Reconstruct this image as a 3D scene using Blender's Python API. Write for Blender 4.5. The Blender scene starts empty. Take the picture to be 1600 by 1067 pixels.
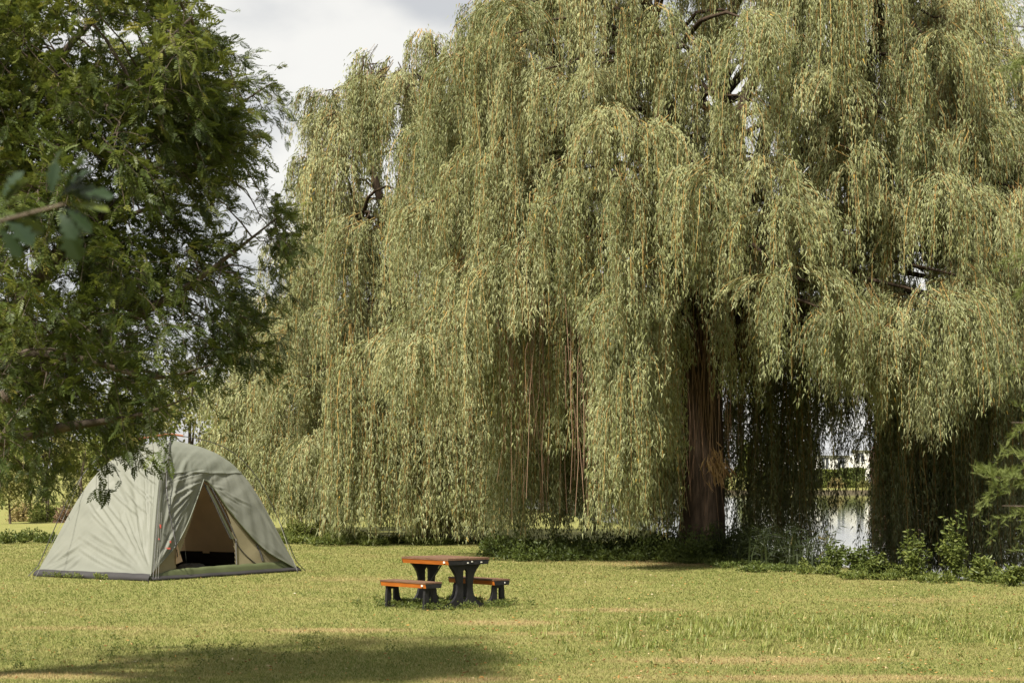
import bpy, math
import numpy as np
from mathutils import Vector

# ------------------------------------------------------------------ camera, sky, sun, exposure
SC = bpy.context.scene
COL = SC.collection
F_PX, H_PX, EYE = 3200.0, 735.0, 2.03          # focal length and horizon row in photo pixels, eye height in metres

cam_d = bpy.data.cameras.new("camera")
cam_d.sensor_width = 36.0
cam_d.lens = 36.0 * F_PX / 1600.0
cam_d.shift_y = (H_PX - 533.5) / 1600.0
cam_d.clip_start, cam_d.clip_end = 0.1, 5000.0
cam_d.dof.use_dof = True
cam_d.dof.focus_distance = 38.0
cam_d.dof.aperture_fstop = 8.0
cam = bpy.data.objects.new("camera", cam_d)
cam.location = (0, 0, EYE)
cam.rotation_euler = (math.radians(90), 0, 0)
COL.objects.link(cam)
SC.camera = cam

SUN = Vector((-0.33, -0.52, 0.79)).normalized()
sun_d = bpy.data.lights.new("sun", 'SUN')
sun_d.energy = 5.0
sun_d.angle = math.radians(4.5)
sun_d.color = (1.0, 0.945, 0.84)
sun = bpy.data.objects.new("sun", sun_d)
sun.rotation_euler = SUN.to_track_quat('Z', 'Y').to_euler()
sun.location = (-30, -10, 40)
COL.objects.link(sun)

world = bpy.data.worlds.new("World")
SC.world = world
world.use_nodes = True
wn = world.node_tree
wn.nodes.clear()
w_out = wn.nodes.new('ShaderNodeOutputWorld')
w_bg = wn.nodes.new('ShaderNodeBackground')
w_bg.inputs['Strength'].default_value = 0.1
w_sky = wn.nodes.new('ShaderNodeTexSky')
w_sky.sky_type = 'NISHITA'
w_sky.sun_disc = False
w_sky.sun_elevation = math.asin(SUN.z)
w_sky.sun_rotation = math.atan2(SUN.x, SUN.y)
w_tc = wn.nodes.new('ShaderNodeTexCoord')
w_map = wn.nodes.new('ShaderNodeMapping')
w_map.inputs['Scale'].default_value = (1.0, 1.0, 1.7)
w_map.inputs['Location'].default_value = (0.37, 0.10, 0.52)
w_n = wn.nodes.new('ShaderNodeTexNoise')
w_n.inputs['Scale'].default_value = 9.0
w_n.inputs['Detail'].default_value = 6.0
w_n.inputs['Roughness'].default_value = 0.42
w_cr = wn.nodes.new('ShaderNodeValToRGB')                    # cloud body: grey undersides to sunlit white
w_cr.color_ramp.interpolation = 'EASE'
w_cr.color_ramp.elements[0].position = 0.43
w_cr.color_ramp.elements[0].color = (2.95, 2.96, 2.97, 1)
w_cr.color_ramp.elements[1].position = 0.60
w_cr.color_ramp.elements[1].color = (4.5, 4.38, 4.1, 1)
w_mx = wn.nodes.new('ShaderNodeMix')
w_mx.data_type = 'RGBA'
w_mx.inputs['Factor'].default_value = 0.93                    # almost closed cloud, a little sky through it
wn.links.new(w_tc.outputs['Generated'], w_map.inputs['Vector'])
wn.links.new(w_map.outputs['Vector'], w_n.inputs['Vector'])
wn.links.new(w_n.outputs['Fac'], w_cr.inputs['Fac'])
wn.links.new(w_sky.outputs['Color'], w_mx.inputs['A'])
wn.links.new(w_cr.outputs['Color'], w_mx.inputs['B'])
wn.links.new(w_mx.outputs['Result'], w_bg.inputs['Color'])
wn.links.new(w_bg.outputs['Background'], w_out.inputs['Surface'])

SC.view_settings.view_transform = 'Standard'
SC.view_settings.look = 'None'
SC.view_settings.exposure = 1.10
SC.view_settings.gamma = 1.0
SC.render.engine = 'CYCLES'
SC.cycles.use_denoising = True
SC.cycles.max_bounces = 6
SC.cycles.diffuse_bounces = 2
SC.cycles.transmission_bounces = 4
SC.cycles.glossy_bounces = 3
SC.cycles.transparent_max_bounces = 4
SC.cycles.caustics_reflective = False
SC.cycles.caustics_refractive = False

RNG = np.random.default_rng(11)


def at(px, py, Y):
    """the world point that the photograph's pixel shows at the distance Y"""
    return np.array([(px - 800.0) / F_PX * Y, Y, EYE + (H_PX - py) / F_PX * Y])


def ground_at(px, py):
    Y = EYE * F_PX / (py - H_PX)
    return np.array([(px - 800.0) / F_PX * Y, Y, 0.0])


def topx(P):
    P = np.asarray(P, float)
    return 800 + P[..., 0] / P[..., 1] * F_PX, H_PX - (P[..., 2] - EYE) / P[..., 1] * F_PX


# ------------------------------------------------------------------ mesh building
class MB:
    def __init__(self):
        self.v, self.f, self.n, self.a, self.base = [], [], [], [], 0

    def add(self, V, F, attr=None):
        V = np.asarray(V, np.float32).reshape(-1, 3)
        F = np.asarray(F, np.int64)
        self.v.append(V)
        self.f.append((F + self.base).ravel())
        self.n.append(np.full(F.shape[0], F.shape[1], np.int64))
        if attr is None:
            attr = 0.5
        self.a.append(np.broadcast_to(np.asarray(attr, np.float32), (F.shape[0],)).copy())
        self.base += V.shape[0]
        return self

    def quads(self, V4, attr=None):
        """V4: (N,4,3)"""
        V4 = np.asarray(V4)
        N = V4.shape[0]
        return self.add(V4.reshape(-1, 3), np.arange(N * 4).reshape(N, 4), attr)

    def tris(self, V3, attr=None):
        N = V3.shape[0]
        return self.add(V3.reshape(-1, 3), np.arange(N * 3).reshape(N, 3), attr)

    def box(self, lo, hi, attr=None):
        x0, y0, z0 = lo
        x1, y1, z1 = hi
        V = [(x0, y0, z0), (x1, y0, z0), (x1, y1, z0), (x0, y1, z0), (x0, y0, z1), (x1, y0, z1), (x1, y1, z1), (x0, y1, z1)]
        F = [(0, 3, 2, 1), (4, 5, 6, 7), (0, 1, 5, 4), (1, 2, 6, 5), (2, 3, 7, 6), (3, 0, 4, 7)]
        return self.add(V, F, attr)

    def tube(self, pts, rad, sides=6, attr=None, cap=True):
        P = np.asarray(pts, float)
        n = len(P)
        r = np.broadcast_to(np.asarray(rad, float), (n,))
        T = np.gradient(P, axis=0)
        T /= np.linalg.norm(T, axis=1, keepdims=True) + 1e-9
        ref = np.array([0, 0, 1.0]) if abs(T[:, 2]).mean() < 0.8 else np.array([1.0, 0, 0])
        A = np.cross(T, ref)
        A /= np.linalg.norm(A, axis=1, keepdims=True) + 1e-9
        B = np.cross(T, A)
        th = np.linspace(0, 2 * math.pi, sides, endpoint=False)
        V = P[:, None] + r[:, None, None] * (np.cos(th)[None, :, None] * A[:, None] + np.sin(th)[None, :, None] * B[:, None])
        i = np.arange(n - 1)[:, None] * sides
        j = np.arange(sides)[None]
        k = (j + 1) % sides
        F = np.stack([i + j, i + k, i + k + sides, i + j + sides], -1).reshape(-1, 4)
        self.add(V.reshape(-1, 3), F, attr)
        if cap:
            self.add(V[0], np.arange(sides)[None], attr)
            self.add(V[-1], np.arange(sides)[::-1][None], attr)
        return self

    def grid(self, P, attr=None, mask=None):
        """P: (a,b,3) points; mask: (a-1,b-1) faces to keep"""
        a, b = P.shape[:2]
        i = np.arange(a - 1)[:, None] * b
        j = np.arange(b - 1)[None]
        F = np.stack([i + j, i + j + 1, i + j + 1 + b, i + j + b], -1)
        F = F.reshape(-1, 4) if mask is None else F[mask]
        return self.add(P.reshape(-1, 3), F, attr)

    def prism(self, poly, axis, c0, c1, attr=None):
        """a 2-D outline extruded along a local axis ('x' or 'y')"""
        n = len(poly)
        def put(p, c):
            return (c, p[0], p[1]) if axis == 'x' else (p[0], c, p[1])
        V = [put(p, c0) for p in poly] + [put(p, c1) for p in poly]
        self.add(V, [list(range(n)), [n + i for i in range(n)][::-1]], attr)
        self.v.append(np.zeros((0, 3), np.float32))
        F = [(i, n + i, n + (i + 1) % n, (i + 1) % n) for i in range(n)]
        self.base -= 2 * n
        self.f.append((np.array(F) + self.base).ravel())
        self.n.append(np.full(n, 4))
        self.a.append(np.full(n, 0.5 if attr is None else attr, np.float32))
        self.base += 2 * n
        return self

    def build(self, name, mat, parent=None, smooth=False, kind=None, label=None, mat2=None, split=0):
        V = np.concatenate(self.v)
        Fl = np.concatenate(self.f).astype(np.int32)
        n = np.concatenate(self.n).astype(np.int32)
        me = bpy.data.meshes.new(name)
        me.vertices.add(len(V))
        me.vertices.foreach_set('co', V.astype(np.float32).ravel())
        me.loops.add(len(Fl))
        me.loops.foreach_set('vertex_index', Fl)
        me.polygons.add(len(n))
        st = np.concatenate([[0], np.cumsum(n)[:-1]]).astype(np.int32)
        me.polygons.foreach_set('loop_start', st)
        me.polygons.foreach_set('loop_total', n)
        me.polygons.foreach_set('use_smooth', np.full(len(n), bool(smooth)))
        at_ = me.attributes.new('rnd', 'FLOAT', 'FACE')
        at_.data.foreach_set('value', np.concatenate(self.a).astype(np.float32))
        me.update(calc_edges=True)
        me.materials.append(mat)
        if mat2 is not None:
            me.materials.append(mat2)
            me.polygons.foreach_set('material_index', (np.arange(len(n)) >= split).astype(np.int32))
        o = bpy.data.objects.new(name, me)
        COL.objects.link(o)
        if parent is not None:
            o.parent = parent
            if parent.type == 'EMPTY' or parent.parent is not None:
                pw = world_of(parent)
                o.matrix_parent_inverse = pw.inverted()
        if kind:
            o['kind'] = kind
        if label:
            o['label'] = label
        return o


def world_of(o):
    m = o.matrix_basis.copy()
    if o.parent is not None:
        m = world_of(o.parent) @ o.matrix_parent_inverse @ m
    return m


def empty(name, loc, label, cat, group=None, rz=0.0):
    o = bpy.data.objects.new(name, None)
    o.empty_display_size = 0.3
    o.location = tuple(float(c) for c in loc)
    o.rotation_euler = (0, 0, rz)
    COL.objects.link(o)
    return tag(o, label, cat, group)


def tag(o, label, cat=None, group=None, kind=None):
    o['label'] = label
    if cat:
        o['category'] = cat
    if group:
        o['group'] = group
    if kind:
        o['kind'] = kind
    return o


def unit(v):
    v = np.asarray(v, float)
    return v / (np.linalg.norm(v, axis=-1, keepdims=True) + 1e-9)


def curve(pts, n=24):
    """a smooth Catmull-Rom run through the given points"""
    P = np.asarray(pts, float)
    P = np.vstack([2 * P[0] - P[1], P, 2 * P[-1] - P[-2]])
    out = []
    m = len(P) - 3
    for k in range(m):
        t = np.linspace(0, 1, max(2, n // m), endpoint=False)[:, None]
        a, b, c, d = P[k:k + 4]
        out.append(0.5 * ((2 * b) + (-a + c) * t + (2 * a - 5 * b + 4 * c - d) * t ** 2 + (-a + 3 * b - 3 * c + d) * t ** 3))
    out.append(P[-2][None])
    return np.vstack(out)


def inside(poly, x, y):
    """even-odd test, vectorised"""
    poly = np.asarray(poly, float)
    x = np.asarray(x, float)
    y = np.asarray(y, float)
    r = np.zeros(x.shape, bool)
    j = len(poly) - 1
    for i in range(len(poly)):
        xi, yi = poly[i]
        xj, yj = poly[j]
        c = ((yi > y) != (yj > y)) & (x < (xj - xi) * (y - yi) / (yj - yi + 1e-12) + xi)
        r ^= c
        j = i
    return r


def poly_dist(poly, x, y, closed=True):
    poly = np.asarray(poly, float)
    best = np.full(np.shape(x), 1e9)
    m = len(poly) if closed else len(poly) - 1
    for i in range(m):
        ax, ay = poly[i]
        bx, by = poly[(i + 1) % len(poly)]
        dx, dy = bx - ax, by - ay
        t = np.clip(((x - ax) * dx + (y - ay) * dy) / (dx * dx + dy * dy), 0, 1)
        best = np.minimum(best, np.hypot(x - ax - t * dx, y - ay - t * dy))
    return best


# ------------------------------------------------------------------ materials
def new_mat(name):
    m = bpy.data.materials.new(name)
    m.use_nodes = True
    nt = m.node_tree
    nt.nodes.clear()
    out = nt.nodes.new('ShaderNodeOutputMaterial')
    return m, nt, out


def N(nt, typ, **kw):
    n = nt.nodes.new(typ)
    for k, v in kw.items():
        setattr(n, k, v)
    return n


def ramp(nt, fac, stops):
    r = N(nt, 'ShaderNodeValToRGB')
    el = r.color_ramp.elements
    while len(el) < len(stops):
        el.new(0.5)
    for e, (p, c) in zip(el, stops):
        e.position = p
        e.color = (c[0], c[1], c[2], 1)
    nt.links.new(fac, r.inputs['Fac'])
    return r.outputs['Color']


def noise(nt, scale, detail=3, rough=0.5, vec=None, dist=0.0):
    n = N(nt, 'ShaderNodeTexNoise')
    n.inputs['Scale'].default_value = scale
    n.inputs['Detail'].default_value = detail
    n.inputs['Roughness'].default_value = rough
    n.inputs['Distortion'].default_value = dist
    if vec is None:
        g = N(nt, 'ShaderNodeNewGeometry')
        vec = g.outputs['Position']
    nt.links.new(vec, n.inputs['Vector'])
    return n.outputs['Fac']


def math_n(nt, op, a, b=None, clamp=False):
    m = N(nt, 'ShaderNodeMath', operation=op)
    m.use_clamp = clamp
    for i, s in enumerate((a, b)):
        if s is None:
            continue
        if isinstance(s, (int, float)):
            m.inputs[i].default_value = s
        else:
            nt.links.new(s, m.inputs[i])
    return m.outputs[0]


def mixc(nt, fac, a, b):
    m = N(nt, 'ShaderNodeMix', data_type='RGBA')
    for key, s in (('Factor', fac), ('A', a), ('B', b)):
        if isinstance(s, (int, float)):
            m.inputs[key].default_value = s
        elif isinstance(s, tuple):
            m.inputs[key].default_value = (*s, 1)
        else:
            nt.links.new(s, m.inputs[key])
    return m.outputs['Result']


def leaf_mat(name, stops, trans=0.35, rough=0.55, spec=0.25, under=None, vary=0.0):
    """thin leaves: reflected light, light through the blade, a little gloss"""
    m, nt, out = new_mat(name)
    a = N(nt, 'ShaderNodeAttribute', attribute_name='rnd')
    oi = N(nt, 'ShaderNodeObjectInfo')
    fac = math_n(nt, 'ADD', a.outputs['Fac'], math_n(nt, 'MULTIPLY', math_n(nt, 'SUBTRACT', oi.outputs['Random'], 0.5), vary)) if vary else a.outputs['Fac']
    c = ramp(nt, fac, stops)
    if under is not None:
        g = N(nt, 'ShaderNodeNewGeometry')
        c = mixc(nt, math_n(nt, 'MULTIPLY', g.outputs['Backfacing'], 0.6), c, under)
    p = N(nt, 'ShaderNodeBsdfPrincipled')
    p.inputs['Roughness'].default_value = rough
    p.inputs['Specular IOR Level'].default_value = spec
    nt.links.new(c, p.inputs['Base Color'])
    t = N(nt, 'ShaderNodeBsdfTranslucent')
    nt.links.new(mixc(nt, 0.5, c, mixc(nt, 0.5, c, (0.20, 0.22, 0.02))), t.inputs['Color'])
    mx = N(nt, 'ShaderNodeMixShader')
    mx.inputs['Fac'].default_value = trans
    nt.links.new(p.outputs[0], mx.inputs[1])
    nt.links.new(t.outputs[0], mx.inputs[2])
    nt.links.new(mx.outputs[0], out.inputs['Surface'])
    return m


def plain_mat(name, c0, c1, scale=8.0, rough=0.7, spec=0.3, bump=0.0, bscale=40.0, detail=4, stretch=None, metal=0.0):
    m, nt, out = new_mat(name)
    tc = N(nt, 'ShaderNodeTexCoord')
    vec = tc.outputs['Object']
    if stretch:
        mp = N(nt, 'ShaderNodeMapping')
        mp.inputs['Scale'].default_value = stretch
        nt.links.new(vec, mp.inputs['Vector'])
        vec = mp.outputs['Vector']
    f = noise(nt, scale, detail, 0.6, vec)
    p = N(nt, 'ShaderNodeBsdfPrincipled')
    nt.links.new(ramp(nt, f, [(0.3, c0), (0.7, c1)]), p.inputs['Base Color'])
    p.inputs['Roughness'].default_value = rough
    p.inputs['Specular IOR Level'].default_value = spec
    p.inputs['Metallic'].default_value = metal
    if bump:
        b = N(nt, 'ShaderNodeBump')
        b.inputs['Strength'].default_value = bump
        b.inputs['Distance'].default_value = 0.02
        nt.links.new(noise(nt, bscale, 4, 0.6, vec), b.inputs['Height'])
        nt.links.new(b.outputs[0], p.inputs['Normal'])
    nt.links.new(p.outputs[0], out.inputs['Surface'])
    return m


# dry patches seen on the lawn: photo position, half width and half depth in metres, strength
PATCHES = [(520, 985, 1.1, 0.45, 0.9), (800, 973, 0.9, 0.5, 1.0), (960, 953, 1.0, 0.5, 0.7), (1180, 1032, 1.5, 0.45, 0.9),
           (1330, 1060, 2.1, 0.35, 1.0), (60, 1056, 1.1, 0.35, 0.9), (740, 1062, 0.6, 0.3, 0.9), (120, 981, 1.3, 0.4, 0.5),
           (1030, 880, 1.7, 1.6, 0.8), (860, 990, 0.7, 0.3, 0.6), (560, 905, 1.6, 1.2, 0.35), (1430, 938, 1.3, 0.7, 0.4)]


def lawn_colour(nt):
    """colour of the lawn by place: fresh and yellowed grass, straw and bare patches"""
    g = N(nt, 'ShaderNodeNewGeometry')
    pos = g.outputs['Position']
    big = noise(nt, 0.38, 5, 0.6, pos)
    mid = noise(nt, 2.2, 5, 0.65, pos)
    c = ramp(nt, math_n(nt, 'ADD', math_n(nt, 'MULTIPLY', big, 0.55), math_n(nt, 'MULTIPLY', mid, 0.45)),
             [(0.38, (0.094, 0.138, 0.030)), (0.47, (0.150, 0.177, 0.050)), (0.55, (0.205, 0.205, 0.072)), (0.66, (0.305, 0.248, 0.115))])
    tot = None
    for px, py, hw, hd, s in PATCHES:
        q = ground_at(px, py)
        mp = N(nt, 'ShaderNodeMapping', vector_type='POINT')
        mp.inputs['Location'].default_value = (-q[0] / hw, -q[1] / hd, 0)
        mp.inputs['Scale'].default_value = (1 / hw, 1 / hd, 0)
        nt.links.new(pos, mp.inputs['Vector'])
        ln = N(nt, 'ShaderNodeVectorMath', operation='LENGTH')
        nt.links.new(mp.outputs['Vector'], ln.inputs[0])
        d = math_n(nt, 'MULTIPLY', math_n(nt, 'SUBTRACT', 1.25, ln.outputs['Value'], True), s)
        tot = d if tot is None else math_n(nt, 'MAXIMUM', tot, d)
    patch = math_n(nt, 'MULTIPLY', tot, math_n(nt, 'MULTIPLY', math_n(nt, 'SUBTRACT', mid, 0.26, True), 6.0), True)
    c = mixc(nt, patch, c, (0.40, 0.275, 0.155))
    return c, pos


def lawn_mat():
    m, nt, out = new_mat('lawn')
    c, pos = lawn_colour(nt)
    fine = noise(nt, 26.0, 5, 0.7, pos)
    c = mixc(nt, 0.75, c, ramp(nt, fine, [(0.3, (0.085, 0.085, 0.022)), (0.5, (0.19, 0.185, 0.055)), (0.72, (0.34, 0.30, 0.13))]))
    # bare earth on the pond's bed and slopes
    sx = N(nt, 'ShaderNodeSeparateXYZ')
    nt.links.new(pos, sx.inputs[0])
    low = math_n(nt, 'MULTIPLY', math_n(nt, 'SUBTRACT', -0.08, sx.outputs['Z']), 6.0, True)
    c = mixc(nt, low, c, (0.06, 0.05, 0.03))
    p = N(nt, 'ShaderNodeBsdfPrincipled')
    p.inputs['Roughness'].default_value = 0.9
    p.inputs['Specular IOR Level'].default_value = 0.1
    b = N(nt, 'ShaderNodeBump')
    b.inputs['Strength'].default_value = 0.7
    b.inputs['Distance'].default_value = 0.04
    nt.links.new(fine, b.inputs['Height'])
    nt.links.new(c, p.inputs['Base Color'])
    nt.links.new(b.outputs[0], p.inputs['Normal'])
    nt.links.new(p.outputs[0], out.inputs['Surface'])
    return m


def grass_mat():
    m, nt, out = new_mat('grass_blade')
    c, pos = lawn_colour(nt)
    a = N(nt, 'ShaderNodeAttribute', attribute_name='rnd')
    v = ramp(nt, a.outputs['Fac'], [(0.0, (0.072, 0.108, 0.022)), (0.5, (0.185, 0.205, 0.063)), (0.85, (0.38, 0.30, 0.13)), (1.0, (0.55, 0.45, 0.27))])
    c = mixc(nt, 0.42, c, v)
    p = N(nt, 'ShaderNodeBsdfDiffuse')
    t = N(nt, 'ShaderNodeBsdfTranslucent')
    nt.links.new(c, p.inputs['Color'])
    nt.links.new(c, t.inputs['Color'])
    mx = N(nt, 'ShaderNodeMixShader')
    mx.inputs['Fac'].default_value = 0.4
    nt.links.new(p.outputs[0], mx.inputs[1])
    nt.links.new(t.outputs[0], mx.inputs[2])
    nt.links.new(mx.outputs[0], out.inputs['Surface'])
    return m


def water_mat():
    m, nt, out = new_mat('pond_water')
    p = N(nt, 'ShaderNodeBsdfPrincipled')
    p.inputs['Base Color'].default_value = (0.035, 0.042, 0.03, 1)
    p.inputs['Roughness'].default_value = 0.04
    p.inputs['IOR'].default_value = 1.33
    p.inputs['Specular IOR Level'].default_value = 0.7
    b = N(nt, 'ShaderNodeBump')
    b.inputs['Strength'].default_value = 0.10
    b.inputs['Distance'].default_value = 0.05
    g = N(nt, 'ShaderNodeNewGeometry')
    mp = N(nt, 'ShaderNodeMapping')
    mp.inputs['Scale'].default_value = (0.9, 0.35, 1)
    nt.links.new(g.outputs['Position'], mp.inputs['Vector'])
    nt.links.new(noise(nt, 3.0, 3, 0.5, mp.outputs['Vector']), b.inputs['Height'])
    nt.links.new(b.outputs[0], p.inputs['Normal'])
    nt.links.new(p.outputs[0], out.inputs['Surface'])
    return m


def fabric_mat(name, c, trans=0.12, var=0.12, rough=0.55):
    """coated tent cloth: fine weave, faint stains, some light through it"""
    m, nt, out = new_mat(name)
    tc = N(nt, 'ShaderNodeTexCoord')
    f = noise(nt, 2.2, 5, 0.6, tc.outputs['Object'])
    lo = tuple(x * (1 - var) for x in c)
    hi = tuple(min(1, x * (1 + var)) for x in c)
    col = ramp(nt, f, [(0.3, lo), (0.7, hi)])
    p = N(nt, 'ShaderNodeBsdfPrincipled')
    p.inputs['Roughness'].default_value = rough
    p.inputs['Specular IOR Level'].default_value = 0.3
    b = N(nt, 'ShaderNodeBump')
    b.inputs['Strength'].default_value = 0.25
    b.inputs['Distance'].default_value = 0.01
    nt.links.new(noise(nt, 9.0, 5, 0.6, tc.outputs['Object']), b.inputs['Height'])
    nt.links.new(col, p.inputs['Base Color'])
    nt.links.new(b.outputs[0], p.inputs['Normal'])
    t = N(nt, 'ShaderNodeBsdfTranslucent')
    nt.links.new(col, t.inputs['Color'])
    mx = N(nt, 'ShaderNodeMixShader')
    mx.inputs['Fac'].default_value = trans
    nt.links.new(p.outputs[0], mx.inputs[1])
    nt.links.new(t.outputs[0], mx.inputs[2])
    nt.links.new(mx.outputs[0], out.inputs['Surface'])
    return m


M = {}
M['lawn'] = lawn_mat()
M['blade'] = grass_mat()
M['water'] = water_mat()
M['bark'] = plain_mat('bark', (0.022, 0.016, 0.011), (0.075, 0.052, 0.036), 3.0, 0.9, 0.1, 0.9, 9.0, stretch=(3, 3, 0.6))
M['bark_grey'] = plain_mat('bark_grey', (0.04, 0.032, 0.024), (0.12, 0.094, 0.07), 6.0, 0.9, 0.1, 0.6, 30.0)
M['twig_yellow'] = leaf_mat('twig_yellow', [(0.0, (0.15, 0.09, 0.032)), (1.0, (0.30, 0.195, 0.06))], 0.0, 0.6, 0.2)
M['twig_dead'] = leaf_mat('twig_dead', [(0.0, (0.13, 0.075, 0.05)), (1.0, (0.30, 0.19, 0.125))], 0.0, 0.8, 0.1)
M['dead_leaf'] = leaf_mat('dead_leaf', [(0.0, (0.26, 0.15, 0.07)), (1.0, (0.50, 0.34, 0.18))], 0.25, 0.8, 0.1)
M['willow'] = leaf_mat('willow_leaf', [(0.0, (0.070, 0.086, 0.028)), (0.45, (0.208, 0.222, 0.088)), (0.85, (0.350, 0.352, 0.172)),
                                       (0.965, (0.40, 0.395, 0.21)), (0.975, (0.44, 0.28, 0.05)), (1.0, (0.48, 0.31, 0.06))],
                       0.26, 0.65, 0.18, under=(0.27, 0.285, 0.165))
M['locust'] = leaf_mat('feathery_leaf', [(0.0, (0.026, 0.042, 0.010)), (0.5, (0.066, 0.090, 0.018)), (0.9, (0.175, 0.188, 0.040)), (1.0, (0.22, 0.20, 0.045))],
                       0.36, 0.5, 0.3, vary=0.5)
M['cypress'] = leaf_mat('cypress_needle', [(0.0, (0.085, 0.115, 0.026)), (1.0, (0.18, 0.205, 0.065))], 0.3, 0.6, 0.2)
M['oak'] = leaf_mat('oak_leaf', [(0.0, (0.018, 0.034, 0.018)), (0.6, (0.035, 0.060, 0.02)), (1.0, (0.10, 0.125, 0.02))], 0.3, 0.5, 0.2, under=(0.035, 0.055, 0.03))
M['weed'] = leaf_mat('weed_leaf', [(0.0, (0.050, 0.072, 0.014)), (0.6, (0.098, 0.125, 0.026)), (1.0, (0.17, 0.19, 0.045))], 0.3, 0.5, 0.3)
M['coarse'] = leaf_mat('coarse_grass', [(0.0, (0.12, 0.165, 0.03)), (0.7, (0.23, 0.26, 0.06)), (1.0, (0.36, 0.33, 0.13))], 0.4, 0.5, 0.3)
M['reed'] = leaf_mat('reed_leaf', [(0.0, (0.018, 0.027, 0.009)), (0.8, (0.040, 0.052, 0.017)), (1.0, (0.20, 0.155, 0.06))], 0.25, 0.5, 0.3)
M['shrub_pale'] = leaf_mat('pale_shrub_leaf', [(0.0, (0.16, 0.165, 0.055)), (1.0, (0.32, 0.30, 0.12))], 0.3, 0.7, 0.1)
M['shrub_green'] = leaf_mat('green_shrub_leaf', [(0.0, (0.075, 0.095, 0.022)), (1.0, (0.19, 0.21, 0.055))], 0.3, 0.7, 0.1)
M['shrub_brown'] = leaf_mat('brown_shrub_leaf', [(0.0, (0.12, 0.07, 0.05)), (1.0, (0.26, 0.18, 0.11))], 0.3, 0.7, 0.1)
M['shrub_tan'] = leaf_mat('tan_shrub_leaf', [(0.0, (0.22, 0.18, 0.07)), (1.0, (0.40, 0.32, 0.15))], 0.3, 0.7, 0.1)
M['litter'] = leaf_mat('fallen_leaf', [(0.0, (0.16, 0.08, 0.035)), (0.5, (0.40, 0.22, 0.07)), (0.8, (0.50, 0.40, 0.24)), (1.0, (0.72, 0.70, 0.62))], 0.1, 0.8, 0.1)

# ------------------------------------------------------------------ the setting: lawn with the pond's hollow, water
POND = [(40, 22), (14, 33.2), (9.6, 36.6), (7.9, 39.6), (7.0, 43.5), (6.7, 49), (5.0, 55), (4.4, 75), (0, 120), (-10, 180), (-14, 234), (170, 234), (170, 22)]


def ground_z(x, y):
    x = np.asarray(x, float)
    y = np.asarray(y, float)
    d = poly_dist(POND, x, y)
    i = inside(POND, x, y)
    t = np.clip(d / 1.6, 0, 1)
    z = np.where(i, -1.5 * t * t * (3 - 2 * t), 0.0)
    z = z + 0.035 * np.sin(x * 0.55 + 1.3) * np.sin(y * 0.37) * np.clip((y - 45) / 20, 0, 1) * (~i)
    return z


def build_ground():
    xs = np.concatenate([-np.geomspace(1500, 17, 26), np.arange(-16, 22, 0.4), np.geomspace(22.5, 1500, 28)])
    ys = np.concatenate([[-300, -120, -50, -20, -5], np.arange(5, 17, 3), np.arange(18, 82, 0.4), np.geomspace(83, 225, 22), np.arange(230, 239, 0.6), np.geomspace(240, 2600, 16)])
    X, Y = np.meshgrid(xs, ys)
    P = np.stack([X, Y, ground_z(X, Y)], -1)
    o = MB().grid(P).build('lawn', M['lawn'], smooth=True)
    tag(o, 'dry mown lawn running back from the camera to the pond and far field', kind='structure')
    b = MB().add([(x, y, -0.55) for x, y in POND], [list(range(len(POND)))])
    o = b.build('pond_water', M['water'])
    tag(o, 'still pond mirroring the sky behind the willow', kind='structure')
    # pale edging along the far shore
    e = MB().box((-16, 233.6, -1.0), (172, 234.5, -0.28)).build('pond_edging', plain_mat('edging', (0.42, 0.40, 0.34), (0.60, 0.57, 0.50), 0.4))
    tag(e, 'pale stone edging along the far shore of the pond', kind='structure')


build_ground()


# ------------------------------------------------------------------ leaves and twigs
def leaf_quads(base, d, length, width, rng, fold=0.25):
    """lance-shaped leaves: base point, direction, one folded quad each -> (N,4,3)"""
    n = len(base)
    r = unit(rng.normal(size=(n, 3)))
    side = unit(np.cross(d, r))
    nor = np.cross(side, d)
    L = np.asarray(length).reshape(-1, 1)
    W = np.asarray(width).reshape(-1, 1)
    mid = base + d * L * 0.45 + nor * W * fold
    return np.stack([base, mid + side * W * 0.5, base + d * L, mid - side * W * 0.5], 1)


def leaf_tris(base, d, length, width, rng):
    """narrow leaves a pixel wide: one tapering triangle each -> (N,3,3)"""
    n = len(base)
    side = unit(np.cross(d, unit(rng.normal(size=(n, 3)))))
    L = np.asarray(length).reshape(-1, 1)
    W = np.asarray(width).reshape(-1, 1)
    b = base + d * L * 0.12
    return np.stack([b - side * W * 0.5, b + side * W * 0.5, base + d * L], 1)


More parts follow.
